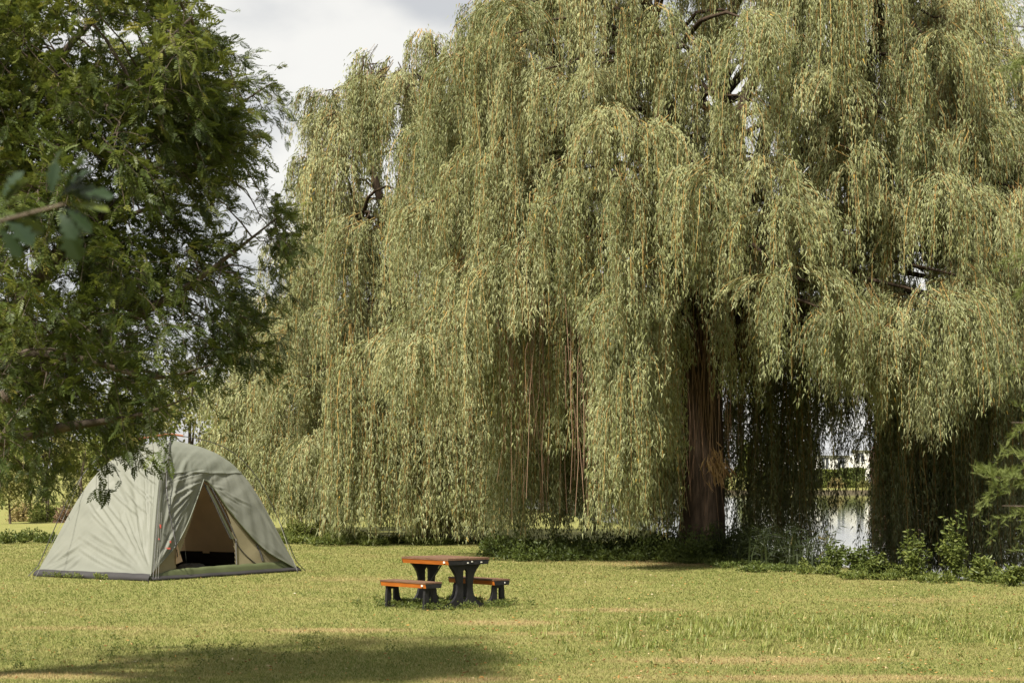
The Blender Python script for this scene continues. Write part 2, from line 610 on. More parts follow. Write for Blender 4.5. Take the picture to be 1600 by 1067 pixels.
def strands(rng, origin, out, R, k, length, per_m, leaf_l, leaf_w, mb_leaf, mb_twig, twig_w=0.007, bare=0.12, tone=None, sway=0.13, spread=0.055):
    """hanging shoots: leave the bough outwards, arch over and fall. All arguments are arrays over shoots."""
    n = len(origin)
    lmax = length.max()
    A1 = rng.normal(size=(n, 2)) * sway
    ph = rng.uniform(0, 6.28, (n, 2))

    def path(s):
        s = s[..., None]
        e = 1 - np.exp(-s / k[:, None, None])
        fall = (s / 3.0) ** 1.3
        hor = out[:, None, :] * (R[:, None, None] * e) + A1[:, None, :] * fall + 0.03 * np.sin(s * 2.3 + ph[:, None, :]) * np.minimum(s, 1)
        z = -s + k[:, None, None] * e
        return origin[:, None, :] + np.concatenate([hor, z], -1)

    # twigs
    m = 5
    s = np.linspace(0, 1, m)[None] * length[:, None]
    P = path(s)
    tw = (np.linspace(1.3, 0.5, m) * twig_w)[None, :, None] * unit(np.concatenate([rng.normal(size=(n, 1, 2)), np.zeros((n, 1, 1))], -1))
    Vt = np.stack([P - tw, P + tw], 2)
    V4 = np.stack([Vt[:, :-1, 0], Vt[:, :-1, 1], Vt[:, 1:, 1], Vt[:, 1:, 0]], 2).reshape(-1, 4, 3)
    mb_twig.quads(V4, np.repeat(rng.uniform(0, 1, n), m - 1))
    if per_m <= 0:
        return
    q = int(lmax * per_m) + 1
    S = (np.arange(q)[None] + rng.uniform(0, 1, (n, q))) / per_m
    ok = (S < length[:, None]) & (S > bare * length[:, None])
    P = path(S)
    T = path(S + 0.05) - P
    P = P[ok]
    T = unit(T[ok])
    c = len(P)
    rad = rng.normal(size=(c, 3)) * np.array([1, 1, 0.35])
    d = unit(T * 0.75 + unit(rad) * rng.uniform(0.25, 0.75, (c, 1)) + np.array([0, 0, -0.4]))
    L = leaf_l * rng.uniform(0.65, 1.25, c)
    base_tone = (rng.uniform(0.25, 0.7, n) if tone is None else tone)
    tn = np.clip(np.repeat(base_tone[:, None], q, 1)[ok] + rng.normal(0, 0.09, c), 0, 0.96)
    tn = np.where(rng.uniform(size=c) < 0.006, rng.uniform(0.975, 1, c), tn)
    P = P + rng.normal(size=(c, 3)) * spread
    mb_leaf.tris(leaf_tris(P, d, L, leaf_w * rng.uniform(0.8, 1.2, c), rng), tn)


def bough_path(a, b, rise, n=9, wob=0.15, rng=RNG):
    t = np.linspace(0, 1, n)[:, None]
    a = np.asarray(a, float)
    b = np.asarray(b, float)
    P = a * (1 - t) + b * t
    P[:, 2:3] += rise * np.sin(np.pi * t ** 0.8) + 0 * t
    w = rng.normal(0, wob, (n, 3)) * np.sin(np.pi * t)
    return P + w


def willow(label, base, trunk_r, fork_z, env, n_limb, row_z, head_gap, drop, strands_per, per_m, leaf, seed, lowest=None, front_only=0.4, lean=(0, 0), centre=None, twig_w=0.007, extra=None, keep=None, front_dir=-math.pi / 2, curtains=()):
    """a weeping willow: trunk, limbs, each limb carrying its own hanging foliage"""
    rng = np.random.default_rng(seed)
    base = np.asarray(base, float)
    cx, cy = centre if centre is not None else base[:2]
    root = empty('willow_tree', base, label, 'tree')
    # trunk with flared foot
    zz = np.array([-0.15, 0.15, 0.5, 1.2, 2.2, 3.4, fork_z])
    rr = trunk_r * np.array([1.5, 1.32, 1.12, 1.0, 0.95, 0.92, 0.95])
    tp = np.stack([base[0] + lean[0] * zz / fork_z + 0.05 * np.sin(zz), base[1] + lean[1] * zz / fork_z + 0 * zz, zz], -1)
    P = curve(tp, 28)
    R_ = np.interp(P[:, 2], zz, rr)
    tb = MB()
    th = np.linspace(0, 2 * math.pi, 30, endpoint=True)
    ridg = 1 + 0.07 * np.sin(th * 5 + 0.8) + 0.05 * np.sin(th * 9) + 0.03 * np.sin(th * 14 + 2)
    V = P[:, None] + np.stack([np.cos(th)[None] * ridg * R_[:, None], np.sin(th)[None] * ridg * R_[:, None], 0 * R_[:, None] * th[None]], -1)
    tb.grid(V)
    tb.build('trunk', M['bark'], root, smooth=True)
    fork = tp[-1]
    zs, rs = zip(*env)

    # heads: where the boughs bend over
    heads = []
    for z in row_z:
        Rz = np.interp(z, zs, rs)
        m = max(3, int(2 * math.pi * Rz / head_gap))
        a0 = rng.uniform(0, 6.28)
        for i in range(m):
            a = a0 + (i + rng.uniform(-0.35, 0.35)) * 2 * math.pi / m
            rr_ = Rz * rng.uniform(0.80, 1.04)
            heads.append((cx + rr_ * math.cos(a), cy + rr_ * math.sin(a), z + rng.uniform(-0.7, 0.7), 1.0))
            if rng.uniform() < 0.35:
                rr_ = Rz * rng.uniform(0.4, 0.75)
                a += rng.uniform(-0.3, 0.3)
                heads.append((cx + rr_ * math.cos(a), cy + rr_ * math.sin(a), z + rng.uniform(-0.3, 1.0), 0.8))
    if extra is not None:
        heads += [tuple(e) + (1.0,) for e in extra]
    heads = np.array(heads)
    # main limbs fan out of the fork
    ang = np.linspace(0, 2 * math.pi, n_limb, endpoint=False) + rng.uniform(-0.25, 0.25, n_limb) + 0.4
    ztop = max(row_z)
    limb_paths = []
    for i, a in enumerate(ang):
        zt = fork_z + (ztop - fork_z) * (0.84 if i % 2 else 0.52)
        Rt = np.interp(zt, zs, rs) * 0.62
        tip = np.array([cx + Rt * math.cos(a), cy + Rt * math.sin(a), zt])
        limb_paths.append(bough_path(fork - np.array([0, 0, 0.3]), tip, 0.6, 14, 0.12, rng))
    lb = [MB() for _ in ang]
    fol = [MB() for _ in ang]
    twg = [MB() for _ in ang]
    for i, P in enumerate(limb_paths):
        lb[i].tube(P, np.linspace(trunk_r * 0.52, 0.07, len(P)), 9)
    for hx, hy, hz, size in heads:
        H = np.array([hx, hy, hz])
        if lowest is not None and hz < lowest(H[:1], H[1:2], rng)[0] + 1.1:
            continue
        if keep is not None and not keep(H):
            continue
        # the nearest fitting limb carries this head
        best, bi, bp = 1e9, 0, None
        for i, P in enumerate(limb_paths):
            dz = H[2] - P[:, 2]
            d = np.linalg.norm(P - H, axis=1) + np.where(dz < 0.2, 1.5 - dz, 0)
            j = int(d.argmin())
            if d[j] < best:
                best, bi, bp = d[j], i, P[j]
        lb[bi].tube(bough_path(bp, H, 0.35 + 0.10 * best, 8, 0.06, rng), np.linspace(0.02 + 0.016 * best, 0.014, 8), 5, cap=False)
        az = math.atan2(hy - cy, hx - cx)
        facing = math.cos(az - front_dir)                 # +1 on the side the photograph shows
        dens = 1.0 if facing > -0.25 else front_only
        big = 1.0 if dens == 1.0 else 1.45
        size = size * rng.uniform(0.6, 1.35)
        nt = max(3, int(strands_per * size * dens / 5 * rng.uniform(0.7, 1.3)))
        # tresses of about five shoots
        oa = az + rng.normal(0, 1.25, nt)
        Rr = rng.uniform(0.15, 1.0, nt) ** 0.7 * rng.uniform(0.75, 1.25) * size
        Lr = drop * rng.uniform(0.35, 1.2, nt) * rng.uniform(0.6, 1.35)
        off = rng.normal(0, 0.22, (nt, 3)) * np.array([1, 1, 0.6])
        tone0 = rng.uniform(0.26, 0.72)
        q = 5
        oa = np.repeat(oa, q) + rng.normal(0, 0.16, nt * q)
        Rr = np.repeat(Rr, q) + rng.normal(0, 0.07, nt * q)
        Lr = np.repeat(Lr, q) * rng.uniform(0.7, 1.1, nt * q)
        off = np.repeat(off, q, 0) + rng.normal(0, 0.05, (nt * q, 3))
        tone = np.clip(np.repeat(tone0 + rng.normal(0, 0.12, nt), q), 0.05, 0.85)
        O = H + off
        k = rng.uniform(0.3, 0.65, nt * q) * size
        endxy = O[:, :2] + np.stack([np.cos(oa), np.sin(oa)], -1) * Rr[:, None]
        zmin = np.full(nt * q, rng.uniform(0.1, 0.95)) + np.repeat(rng.uniform(-0.1, 0.35, nt), q)
        if lowest is not None:
            zmin = np.maximum(zmin, lowest(endxy[:, 0], endxy[:, 1], rng))
        Lr = np.minimum(Lr, (O[:, 2] + k * 0.9 - zmin) * rng.uniform(0.88, 1.0, nt * q))
        g = Lr > 0.45
        if g.sum() < 1:
            continue
        strands(rng, O[g], np.stack([np.cos(oa), np.sin(oa)], -1)[g], np.maximum(Rr[g], 0.05), k[g], Lr[g], per_m / big, leaf[0] * big, leaf[1] * big,
                fol[bi], twg[bi], twig_w=twig_w * (1 if big == 1 else 1.2), tone=tone[g])
    for px0, px1, py0, py1, Y0, Y1, n, tn in curtains:            # shoots that hang free below the boughs
        Y = rng.uniform(Y0, Y1, n)
        nb = max(2, n // 6)
        bix = rng.integers(0, nb, n)
        pc = rng.uniform(px0, px1, nb)[bix] + rng.normal(0, 3.5, n)
        O = np.stack([(pc - 800) / F_PX * Y, Y, EYE + (H_PX - (py0 + rng.uniform(-60, 90, n))) / F_PX * Y], -1)
        zl = EYE + (H_PX - (py1 - np.abs(rng.normal(0, 48, nb))[bix] - np.abs(rng.normal(0, 16, n)))) / F_PX * Y
        Lr = np.minimum(O[:, 2] + 0.3 - np.maximum(zl, np.where(pc > 1340, -0.42, 0.1)), 7.5 + 0 * Y)
        a = rng.uniform(0, 6.28, n)
        g = Lr > 0.4
        az = np.arctan2(O[:, 1].mean() - cy, O[:, 0].mean() - cx)
        bi = int(np.argmin(np.abs(np.angle(np.exp(1j * (ang - az))))))
        strands(rng, O[g], np.stack([np.cos(a), np.sin(a)], -1)[g], rng.uniform(0.05, 0.3, g.sum()), np.full(g.sum(), 0.35), Lr[g], per_m * 0.8, leaf[0] * 1.1, leaf[1] * 1.15, fol[bi], twg[bi], twig_w=twig_w,
                tone=np.clip(tn + rng.normal(0, 0.12, g.sum()), 0, 0.9))
    for i in range(len(ang)):
        l = lb[i].build('limb', M['bark'], root, smooth=True)
        if fol[i].base:
            fol[i].build('hanging_foliage', M['willow'], l, kind='stuff')
            twg[i].build('hanging_twigs', M['twig_yellow'], l, kind='stuff')
    return root, heads


# the lowest photo row that leafy shoots reach, by column (the curtain is torn open over the water)
LOW_X = [560, 640, 700, 768, 782, 900, 918, 935, 1028, 1045, 1150, 1200, 1262, 1290, 1362, 1380, 1480, 1530, 1640]
LOW_Y = [845, 850, 850, 848, 560, 520, 580, 830, 835, 500, 500, 600, 650, 640, 640, 700, 720, 660, 700]
BACK_X = [560, 770, 1060, 1150, 1180, 1272, 1284, 1312, 1320, 1332, 1340, 1364, 1374, 1520, 1540, 1640]
BACK_Y = [840, 850, 855, 860, 870, 865, 690, 690, 840, 840, 690, 690, 885, 885, 700, 800]


def low_main(x, y, rng):
    px = 800 + x / y * F_PX
    front = y < 46.5
    py = np.where(front, np.interp(px, LOW_X, LOW_Y), np.interp(px, BACK_X, BACK_Y))
    py = py - np.abs(rng.normal(0, 38, len(x)))
    return EYE + (H_PX - py) / F_PX * y


A_BASE = np.array([4.30, 47.0, 0])
extra_A = [tuple(at(px, py, Y)) for px, py, Y in
           [(985, 455, 41.2), (960, 500, 41.4), (1000, 560, 41.2), (985, 640, 41.3), (965, 600, 41.5), (1010, 470, 41.6),      # the long sunlit tress left of the trunk
            (1410, 560, 42.0), (1440, 500, 42.4), (1400, 470, 42.2), (1320, 520, 42.6),
            (1400, 640, 52.5), (1440, 600, 52.0), (1480, 620, 52.0), (1420, 700, 51.5), (1490, 700, 51.5), (1460, 660, 53), (1510, 560, 52),
            (1200, 560, 53), (1240, 590, 52.5), (1180, 640, 52), (1250, 660, 52.5), (1215, 680, 53.0), (1325, 600, 52),
            (820, 520, 52), (870, 500, 51), (920, 540, 52), (850, 600, 52.5), (900, 620, 51.5), (950, 600, 52), (1000, 580, 53), (1040, 560, 52.5), (800, 640, 51.5), (880, 680, 52), (940, 690, 52.5), (1000, 680, 52.0)]]
willow('huge weeping willow with thick brown trunk hanging over the pond bank', A_BASE, 0.47, 4.6,
       [(3, 6.4), (5, 7.2), (9, 7.1), (11, 6.6), (12.5, 6.0), (15, 4.7), (18, 2.6)], 10, [5.2, 6.3, 7.4, 8.5, 9.6, 10.7, 11.8, 13.0, 14.4, 16.0, 17.4], 1.5, 2.8, 58, 42,
       (0.130, 0.0235), 5, lowest=low_main, front_only=0.36, centre=(5.1, 47.3), lean=(0.1, 0), extra=extra_A,
       curtains=[(770, 1062, 470, 856, 47.0, 53.0, 620, 0.35), (780, 930, 430, 720, 43.5, 46, 60, 0.4), (1330, 1540, 170, 430, 42.0, 44.5, 230, 0.5), (1290, 1420, 330, 600, 42.0, 44.5, 110, 0.5), (1100, 1350, -90, 130, 42.5, 45.5, 170, 0.5), (1480, 1620, 330, 640, 42.0, 44.5, 130, 0.45), (1062, 1165, 470, 800, 50, 53, 90, 0.35), (1150, 1280, 470, 900, 48.0, 53, 210, 0.25), (1062, 1128, 420, 600, 43.5, 45, 26, 0.4), (1020, 1070, 520, 850, 45, 48, 50, 0.35), (1314, 1334, 600, 850, 50, 52, 16, 0.35),
                 (1282, 1370, 480, 690, 50, 53, 60, 0.35), (1370, 1530, 540, 925, 47, 52, 560, 0.2), (1524, 1660, 480, 915, 46, 52, 360, 0.2), (932, 1028, 500, 846, 41.2, 42.4, 64, 0.5), (1024, 1062, 430, 740, 42.5, 44.5, 34, 0.4), (1126, 1190, 420, 640, 42.5, 44.5, 44, 0.45)])  # low end values paint canopy shade into the darker curtains' leaf colour

B_BASE = np.array([-2.3, 60.0, 0])
willow('tall weeping willow left of the large one, its curtain reaching the grass', B_BASE, 0.45, 4.0,
       [(2.5, 4.5), (6, 4.5), (10, 4.0), (12.5, 3.4), (14.2, 2.0)], 7, [3.0, 4.3, 5.7, 7.2, 8.7, 10.2, 11.7, 12.8, 13.7], 1.6, 2.7, 56, 31,
       (0.150, 0.029), 8, front_only=0.4, curtains=[(520, 770, 560, 850, 54.8, 57, 420, 0.5), (560, 780, 680, 852, 54.5, 56.5, 260, 0.5), (505, 640, 700, 848, 55.5, 57.5, 160, 0.5), (640, 780, 640, 850, 58, 62, 160, 0.4)])

C_BASE = np.array([-6.1, 68.0, 0])
willow('lower spreading willow farthest left, seen beside the tent roof', C_BASE, 0.35, 3.0,
       [(2.2, 4.0), (4.5, 3.5), (7.0, 2.5), (9.5, 1.3)], 6, [2.6, 3.8, 5.2, 6.6, 8.0, 9.4], 1.6, 2.4, 52, 24,
       (0.17, 0.040), 9, front_only=0.4, curtains=[(400, 540, 640, 835, 64.2, 66, 160, 0.5)])


def bare_twigs():
    rng = np.random.default_rng(4)
    root = bpy.data.objects.get('willow_tree')
    for boxes, name in (([(828, 452, 870, 44.2, 34), (916, 480, 850, 43.0, 26), (872, 480, 850, 45.5, 34), (800, 500, 800, 45.0, 16), (935, 560, 850, 44, 12)], 'bare_twigs'),
                        ([(1090, 455, 800, 46.2, 46), (1122, 470, 790, 46.0, 40), (1064, 470, 850, 46.1, 26), (1100, 520, 850, 45.9, 16)], 'trunk_rootlets')):
        mb = MB()
        for px, py0, py1, Y, n in boxes:
            c = at(px, py0, Y)
            O = c + rng.normal(0, 1, (n, 3)) * np.array([0.30 if name == 'bare_twigs' else 0.3, 0.4, 0.8])
            zl = at(px, py1, Y)[2]
            L = np.maximum((O[:, 2] - zl) * rng.uniform(0.3, 1.0, n), 0.5)
            a = rng.uniform(0, 6.28, n)
            strands(rng, O, np.stack([np.cos(a), np.sin(a)], -1), rng.uniform(0.02, 0.16, n), np.full(n, 0.3), L, 0, 0.1, 0.02, mb, mb, twig_w=0.006, sway=0.16)
        mb.build(name, M['twig_dead'], root, kind='stuff')
    # clump of dead leaves caught on the trunk
    mb = MB()
    c = at(1122, 722, 45.6)
    n = 120
    B = c + rng.normal(0, 1, (n, 3)) * np.array([0.15, 0.14, 0.20])
    d = unit(rng.normal(size=(n, 3)) * np.array([0.33, 0.33, 0.25]) + np.array([0.2, -0.1, -1.0]))
    mb.quads(leaf_quads(B, d, rng.uniform(0.18, 0.42, n), rng.uniform(0.03, 0.06, n), rng), rng.uniform(0, 1, n))
    mb.build('dead_leaf_clump', M['dead_leaf'], root, kind='stuff')


bare_twigs()


# ------------------------------------------------------------------ feathery dark tree on the left
def frond_template(rng, pairs=7, length=0.17, bend=0.6):
    """one feather-shaped leaf along +X, drooping to -Z: (leaflets,4,3)"""
    t = (np.arange(pairs) + 0.8) / pairs
    x = length * np.sin(bend * t) / bend
    z = -length * (1 - np.cos(bend * t)) / bend
    Q = []
    for i in range(pairs):
        w = math.sin(math.pi * min(1, 0.22 + 0.72 * t[i])) ** 0.7
        for s in (-1, 1):
            b = np.array([x[i], 0, z[i]])
            d = unit(np.array([0.62, s * 0.9, -0.22 + rng.uniform(-0.2, 0.2)]))
            L = 0.055 * w * rng.uniform(0.85, 1.1)
            W = 0.019
            sd = unit(np.cross(d, np.array([rng.uniform(-0.2, 0.2), 0.1 * s, 1.0])))
            Q.append([b, b + d * L * 0.5 + sd * W * 0.5, b + d * L, b + d * L * 0.5 - sd * W * 0.5])
    b = np.array([x[-1], 0, z[-1]])
    d = np.array([0.9, 0, -0.4])
    Q.append([b, b + d * 0.02 + np.array([0, 0.007, 0]), b + d * 0.042, b + d * 0.02 - np.array([0, 0.007, 0])])
    m = 3
    tt = np.linspace(0, 1, m + 1)
    rx = length * np.sin(bend * tt) / bend
    rz = -length * (1 - np.cos(bend * tt)) / bend
    for i in range(m):
        Q.append([[rx[i], -0.0016, rz[i]], [rx[i + 1], -0.0012, rz[i + 1]], [rx[i + 1], 0.0012, rz[i + 1]], [rx[i], 0.0016, rz[i]]])
    return np.array(Q)


LEFT_POLY = [(-420, -330), (220, -330), (270, -120), (310, 0), (345, 48), (345, 95), (432, 92), (452, 140), (425, 235), (372, 262), (362, 300), (440, 288), (466, 325), (458, 420), (434, 470),
             (428, 560), (372, 616), (335, 585), (285, 600), (232, 650), (192, 698), (150, 722), (110, 762), (40, 770), (-40, 745), (-420, 730)]
LEFT_HOLES = [([(330, 300), (420, 330), (400, 430), (320, 420), (290, 350)], 0.55), ([(210, 455), (330, 440), (320, 500), (200, 540)], 0.5), ([(60, 0), (110, 0), (130, 90), (60, 80)], 0.6),
              ([(160, 20), (260, 40), (240, 110), (150, 100)], 0.45), ([(250, 560), (330, 560), (330, 620), (250, 620)], 0.2)]


def left_tree():
    rng = np.random.default_rng(21)
    Y0 = 19.0
    base = np.array([-6.0, Y0 + 0.2, 0.0])
    root = empty('feathery_leaved_tree', base, 'dark green feathery-leaved tree at the left, branches hanging over the tent', 'tree')
    zz = np.array([-0.1, 0.2, 0.8, 1.6, 2.4])
    P = curve(np.stack([base[0] + 0.03 * zz, base[1] + 0 * zz, zz], -1), 16)
    fork = P[-1]
    tb = MB().tube(P, np.interp(P[:, 2], zz, [0.36, 0.26, 0.21, 0.19, 0.2]), 14)
    tb.build('trunk', M['bark_grey'], root, smooth=True)
    # limbs by the photograph's branch lines (px, py, depth)
    L = [[(-90, 620, 22.2), (0, 512, 22.0), (90, 395, 21.8), (165, 335, 21.6), (260, 250, 21.5), (350, 180, 21.4), (425, 130, 21.3)],
         [(-80, 690, 22.1), (60, 580, 21.6), (180, 510, 21.4), (290, 450, 21.2), (370, 390, 21.0), (440, 335, 20.9)],
         [(-70, 700, 22.0), (30, 680, 21.4), (120, 664, 21.2), (210, 650, 21.0), (300, 620, 20.9)],
         [(-110, 560, 22.3), (-40, 330, 22.4), (60, 150, 22.3), (110, 70, 22.2), (175, 0, 22.1), (240, -120, 22.0)],
         [(-120, 560, 22.4), (-120, 250, 22.8), (-60, 0, 23.0), (0, -200, 23.0)],
         [(-80, 640, 22.5), (20, 500, 23.3), (130, 380, 23.8), (250, 320, 24.0), (330, 330, 24.0)],
         [(-80, 640, 21.8), (0, 560, 20.9), (120, 560, 20.4), (240, 590, 20.2), (330, 570, 20.0)],
         [(-110, 600, 22.2), (-30, 420, 21.3), (60, 270, 20.8), (170, 160, 20.6), (300, 70, 20.5)],
         [(-150, 640, 22.3), (-250, 480, 22.5), (-330, 300, 22.6)]]
    limbs = []
    for pts in L:
        W = [fork - np.array([0, 0, 0.25])] + [at(p[0], p[1], p[2] - 3.0) for p in pts]
        limbs.append(curve(W, 36))
    # clumps of foliage inside the crown's volume, each joined to the nearest limb
    nC = 288
    cand = np.stack([rng.uniform(-420, 470, 6000), rng.uniform(-330, 800, 6000), Y0 + rng.normal(-0.3, 1.0, 6000)], -1)
    ok = inside(LEFT_POLY, cand[:, 0], cand[:, 1])
    d_edge = poly_dist(LEFT_POLY, cand[:, 0], cand[:, 1])
    ok &= (d_edge > 24)
    for hp, pr in LEFT_HOLES:
        ok &= ~(inside(hp, cand[:, 0], cand[:, 1]) & (rng.uniform(size=len(cand)) < pr + 0.5))
    ok &= ~((cand[:, 0] < -50) & (rng.uniform(size=len(cand)) < 0.85))
    ok &= ~((cand[:, 1] < -30) & (rng.uniform(size=len(cand)) < 0.86))
    edge_d = d_edge[ok][:nC]
    cand = cand[ok][:nC]
    ends = np.array([p[-1] for k, p in enumerate(L[:8]) if k not in (2, 6)] + [p[-2] for k, p in enumerate(L[:8]) if k != 6], float)
    cand = np.concatenate([cand, ends - np.array([14, -6, 3.0])])
    edge_d = np.concatenate([edge_d, np.full(len(ends), 30.0)])
    bm = [MB() for _ in limbs]
    for i, P in enumerate(limbs):
        bm[i].tube(P, np.linspace(1, 0, len(P)) ** 1.2 * 0.105 * (1.0 if i < 5 else 0.8) + 0.005, 8)
    # leafy sprays: eight shapes, each copied with its own place, turn and size
    spray_meshes = []
    for v in range(8):
        T = [frond_template(rng, 7, rng.uniform(0.12, 0.165), rng.uniform(0.4, 1.1)) for _ in range(3)]
        fr, tw = [], MB()
        tone = []
        for _ in range(13):
            d = unit(np.array([0.75, 0, 0]) + rng.normal(0, 0.55, 3))
            ln = rng.uniform(0.26, 0.55)
            t = np.linspace(0, 1, 6)[:, None]
            tp = rng.normal(0, 0.12, 3) + d * ln * t + np.array([0, 0, -1.0]) * (ln * 0.45) * t ** 2
            tw.tube(tp, np.linspace(0.0042, 0.0016, 6), 3, cap=False)
            twig_tone = rng.uniform(-0.10, 0.14)  # random tone step shared by one twig's fronds
            for q in range(rng.integers(6, 9)):
                tt = 1.0 if q == 0 else rng.uniform(0.1, 1)
                b = np.array([np.interp(tt, t[:, 0], tp[:, k]) for k in range(3)])
                X = unit(d * 0.75 + rng.normal(0, 0.6, 3) + np.array([0, 0, -0.12]))
                Yv = unit(np.cross(unit(np.array([0, 0, 1.0]) + rng.normal(0, 0.35, 3)), X))
                R = np.stack([X, Yv, np.cross(X, Yv)], -1) * rng.uniform(0.75, 1.25)
                Q = T[rng.integers(0, 3)] @ R.T + b
                fr.append(Q)
                tn = np.clip(0.42 + twig_tone + rng.normal(0, 0.15), 0, 0.93)
                tone.append(np.full(len(Q), 1.0 if rng.uniform() < 0.015 else tn))
        fr = np.concatenate(fr)
        mb = MB().quads(fr, np.concatenate(tone))
        ns_ = len(fr)
        for V_, n_, a_ in zip(tw.v, tw.n, tw.a):
            pass
        off = mb.base
        mb.v += tw.v
        mb.f += [f_ + off for f_ in tw.f]
        mb.n += tw.n
        mb.a += tw.a
        mb.base += tw.base
        o = mb.build('leafy_spray', M['locust'], mat2=M['bark_grey'], split=ns_)
        spray_meshes.append(o.data)
        bpy.data.objects.remove(o)
    place = []
    for (px, py, Y), de in zip(cand, edge_d):
        C = at(px, py, Y)
        best, bi, bp = 1e9, 0, None
        for i, P in enumerate(limbs):
            d = np.linalg.norm(P[4:] - C, axis=1)
            j = int(d.argmin())
            if d[j] < best:
                best, bi, bp = d[j], i, P[4:][j]
        if best > 0.05:
            bm[bi].tube(bough_path(bp, C, 0.05 * best, 6, 0.03 * best, rng), np.linspace(0.005 + 0.006 * best, 0.004, 6), 4, cap=False)
        od = unit(unit(C - fork) * 0.9 + unit(C - bp) * 0.5)
        place.append((bi, C, od, 0.62 if de < 55 else 1.0))
    lo = [bm[i].build('limb', M['bark_grey'], root, smooth=True) for i in range(len(limbs))]
    for bi, C, od, sc in place:
        o = bpy.data.objects.new('leafy_spray', spray_meshes[rng.integers(0, 8)])
        COL.objects.link(o)
        o.parent = lo[bi]
        o.matrix_parent_inverse = world_of(lo[bi]).inverted()
        o.location = C
        k = sc * rng.uniform(0.68, 1.05)
        o.scale = (k, k * rng.choice([-1, 1]), k)
        o.rotation_euler = (rng.uniform(-0.3, 0.3), -math.asin(max(-1, min(1, od[2]))) * 0.8 + rng.uniform(-0.25, 0.25), math.atan2(od[1], od[0]) + rng.uniform(-0.5, 0.5))


left_tree()


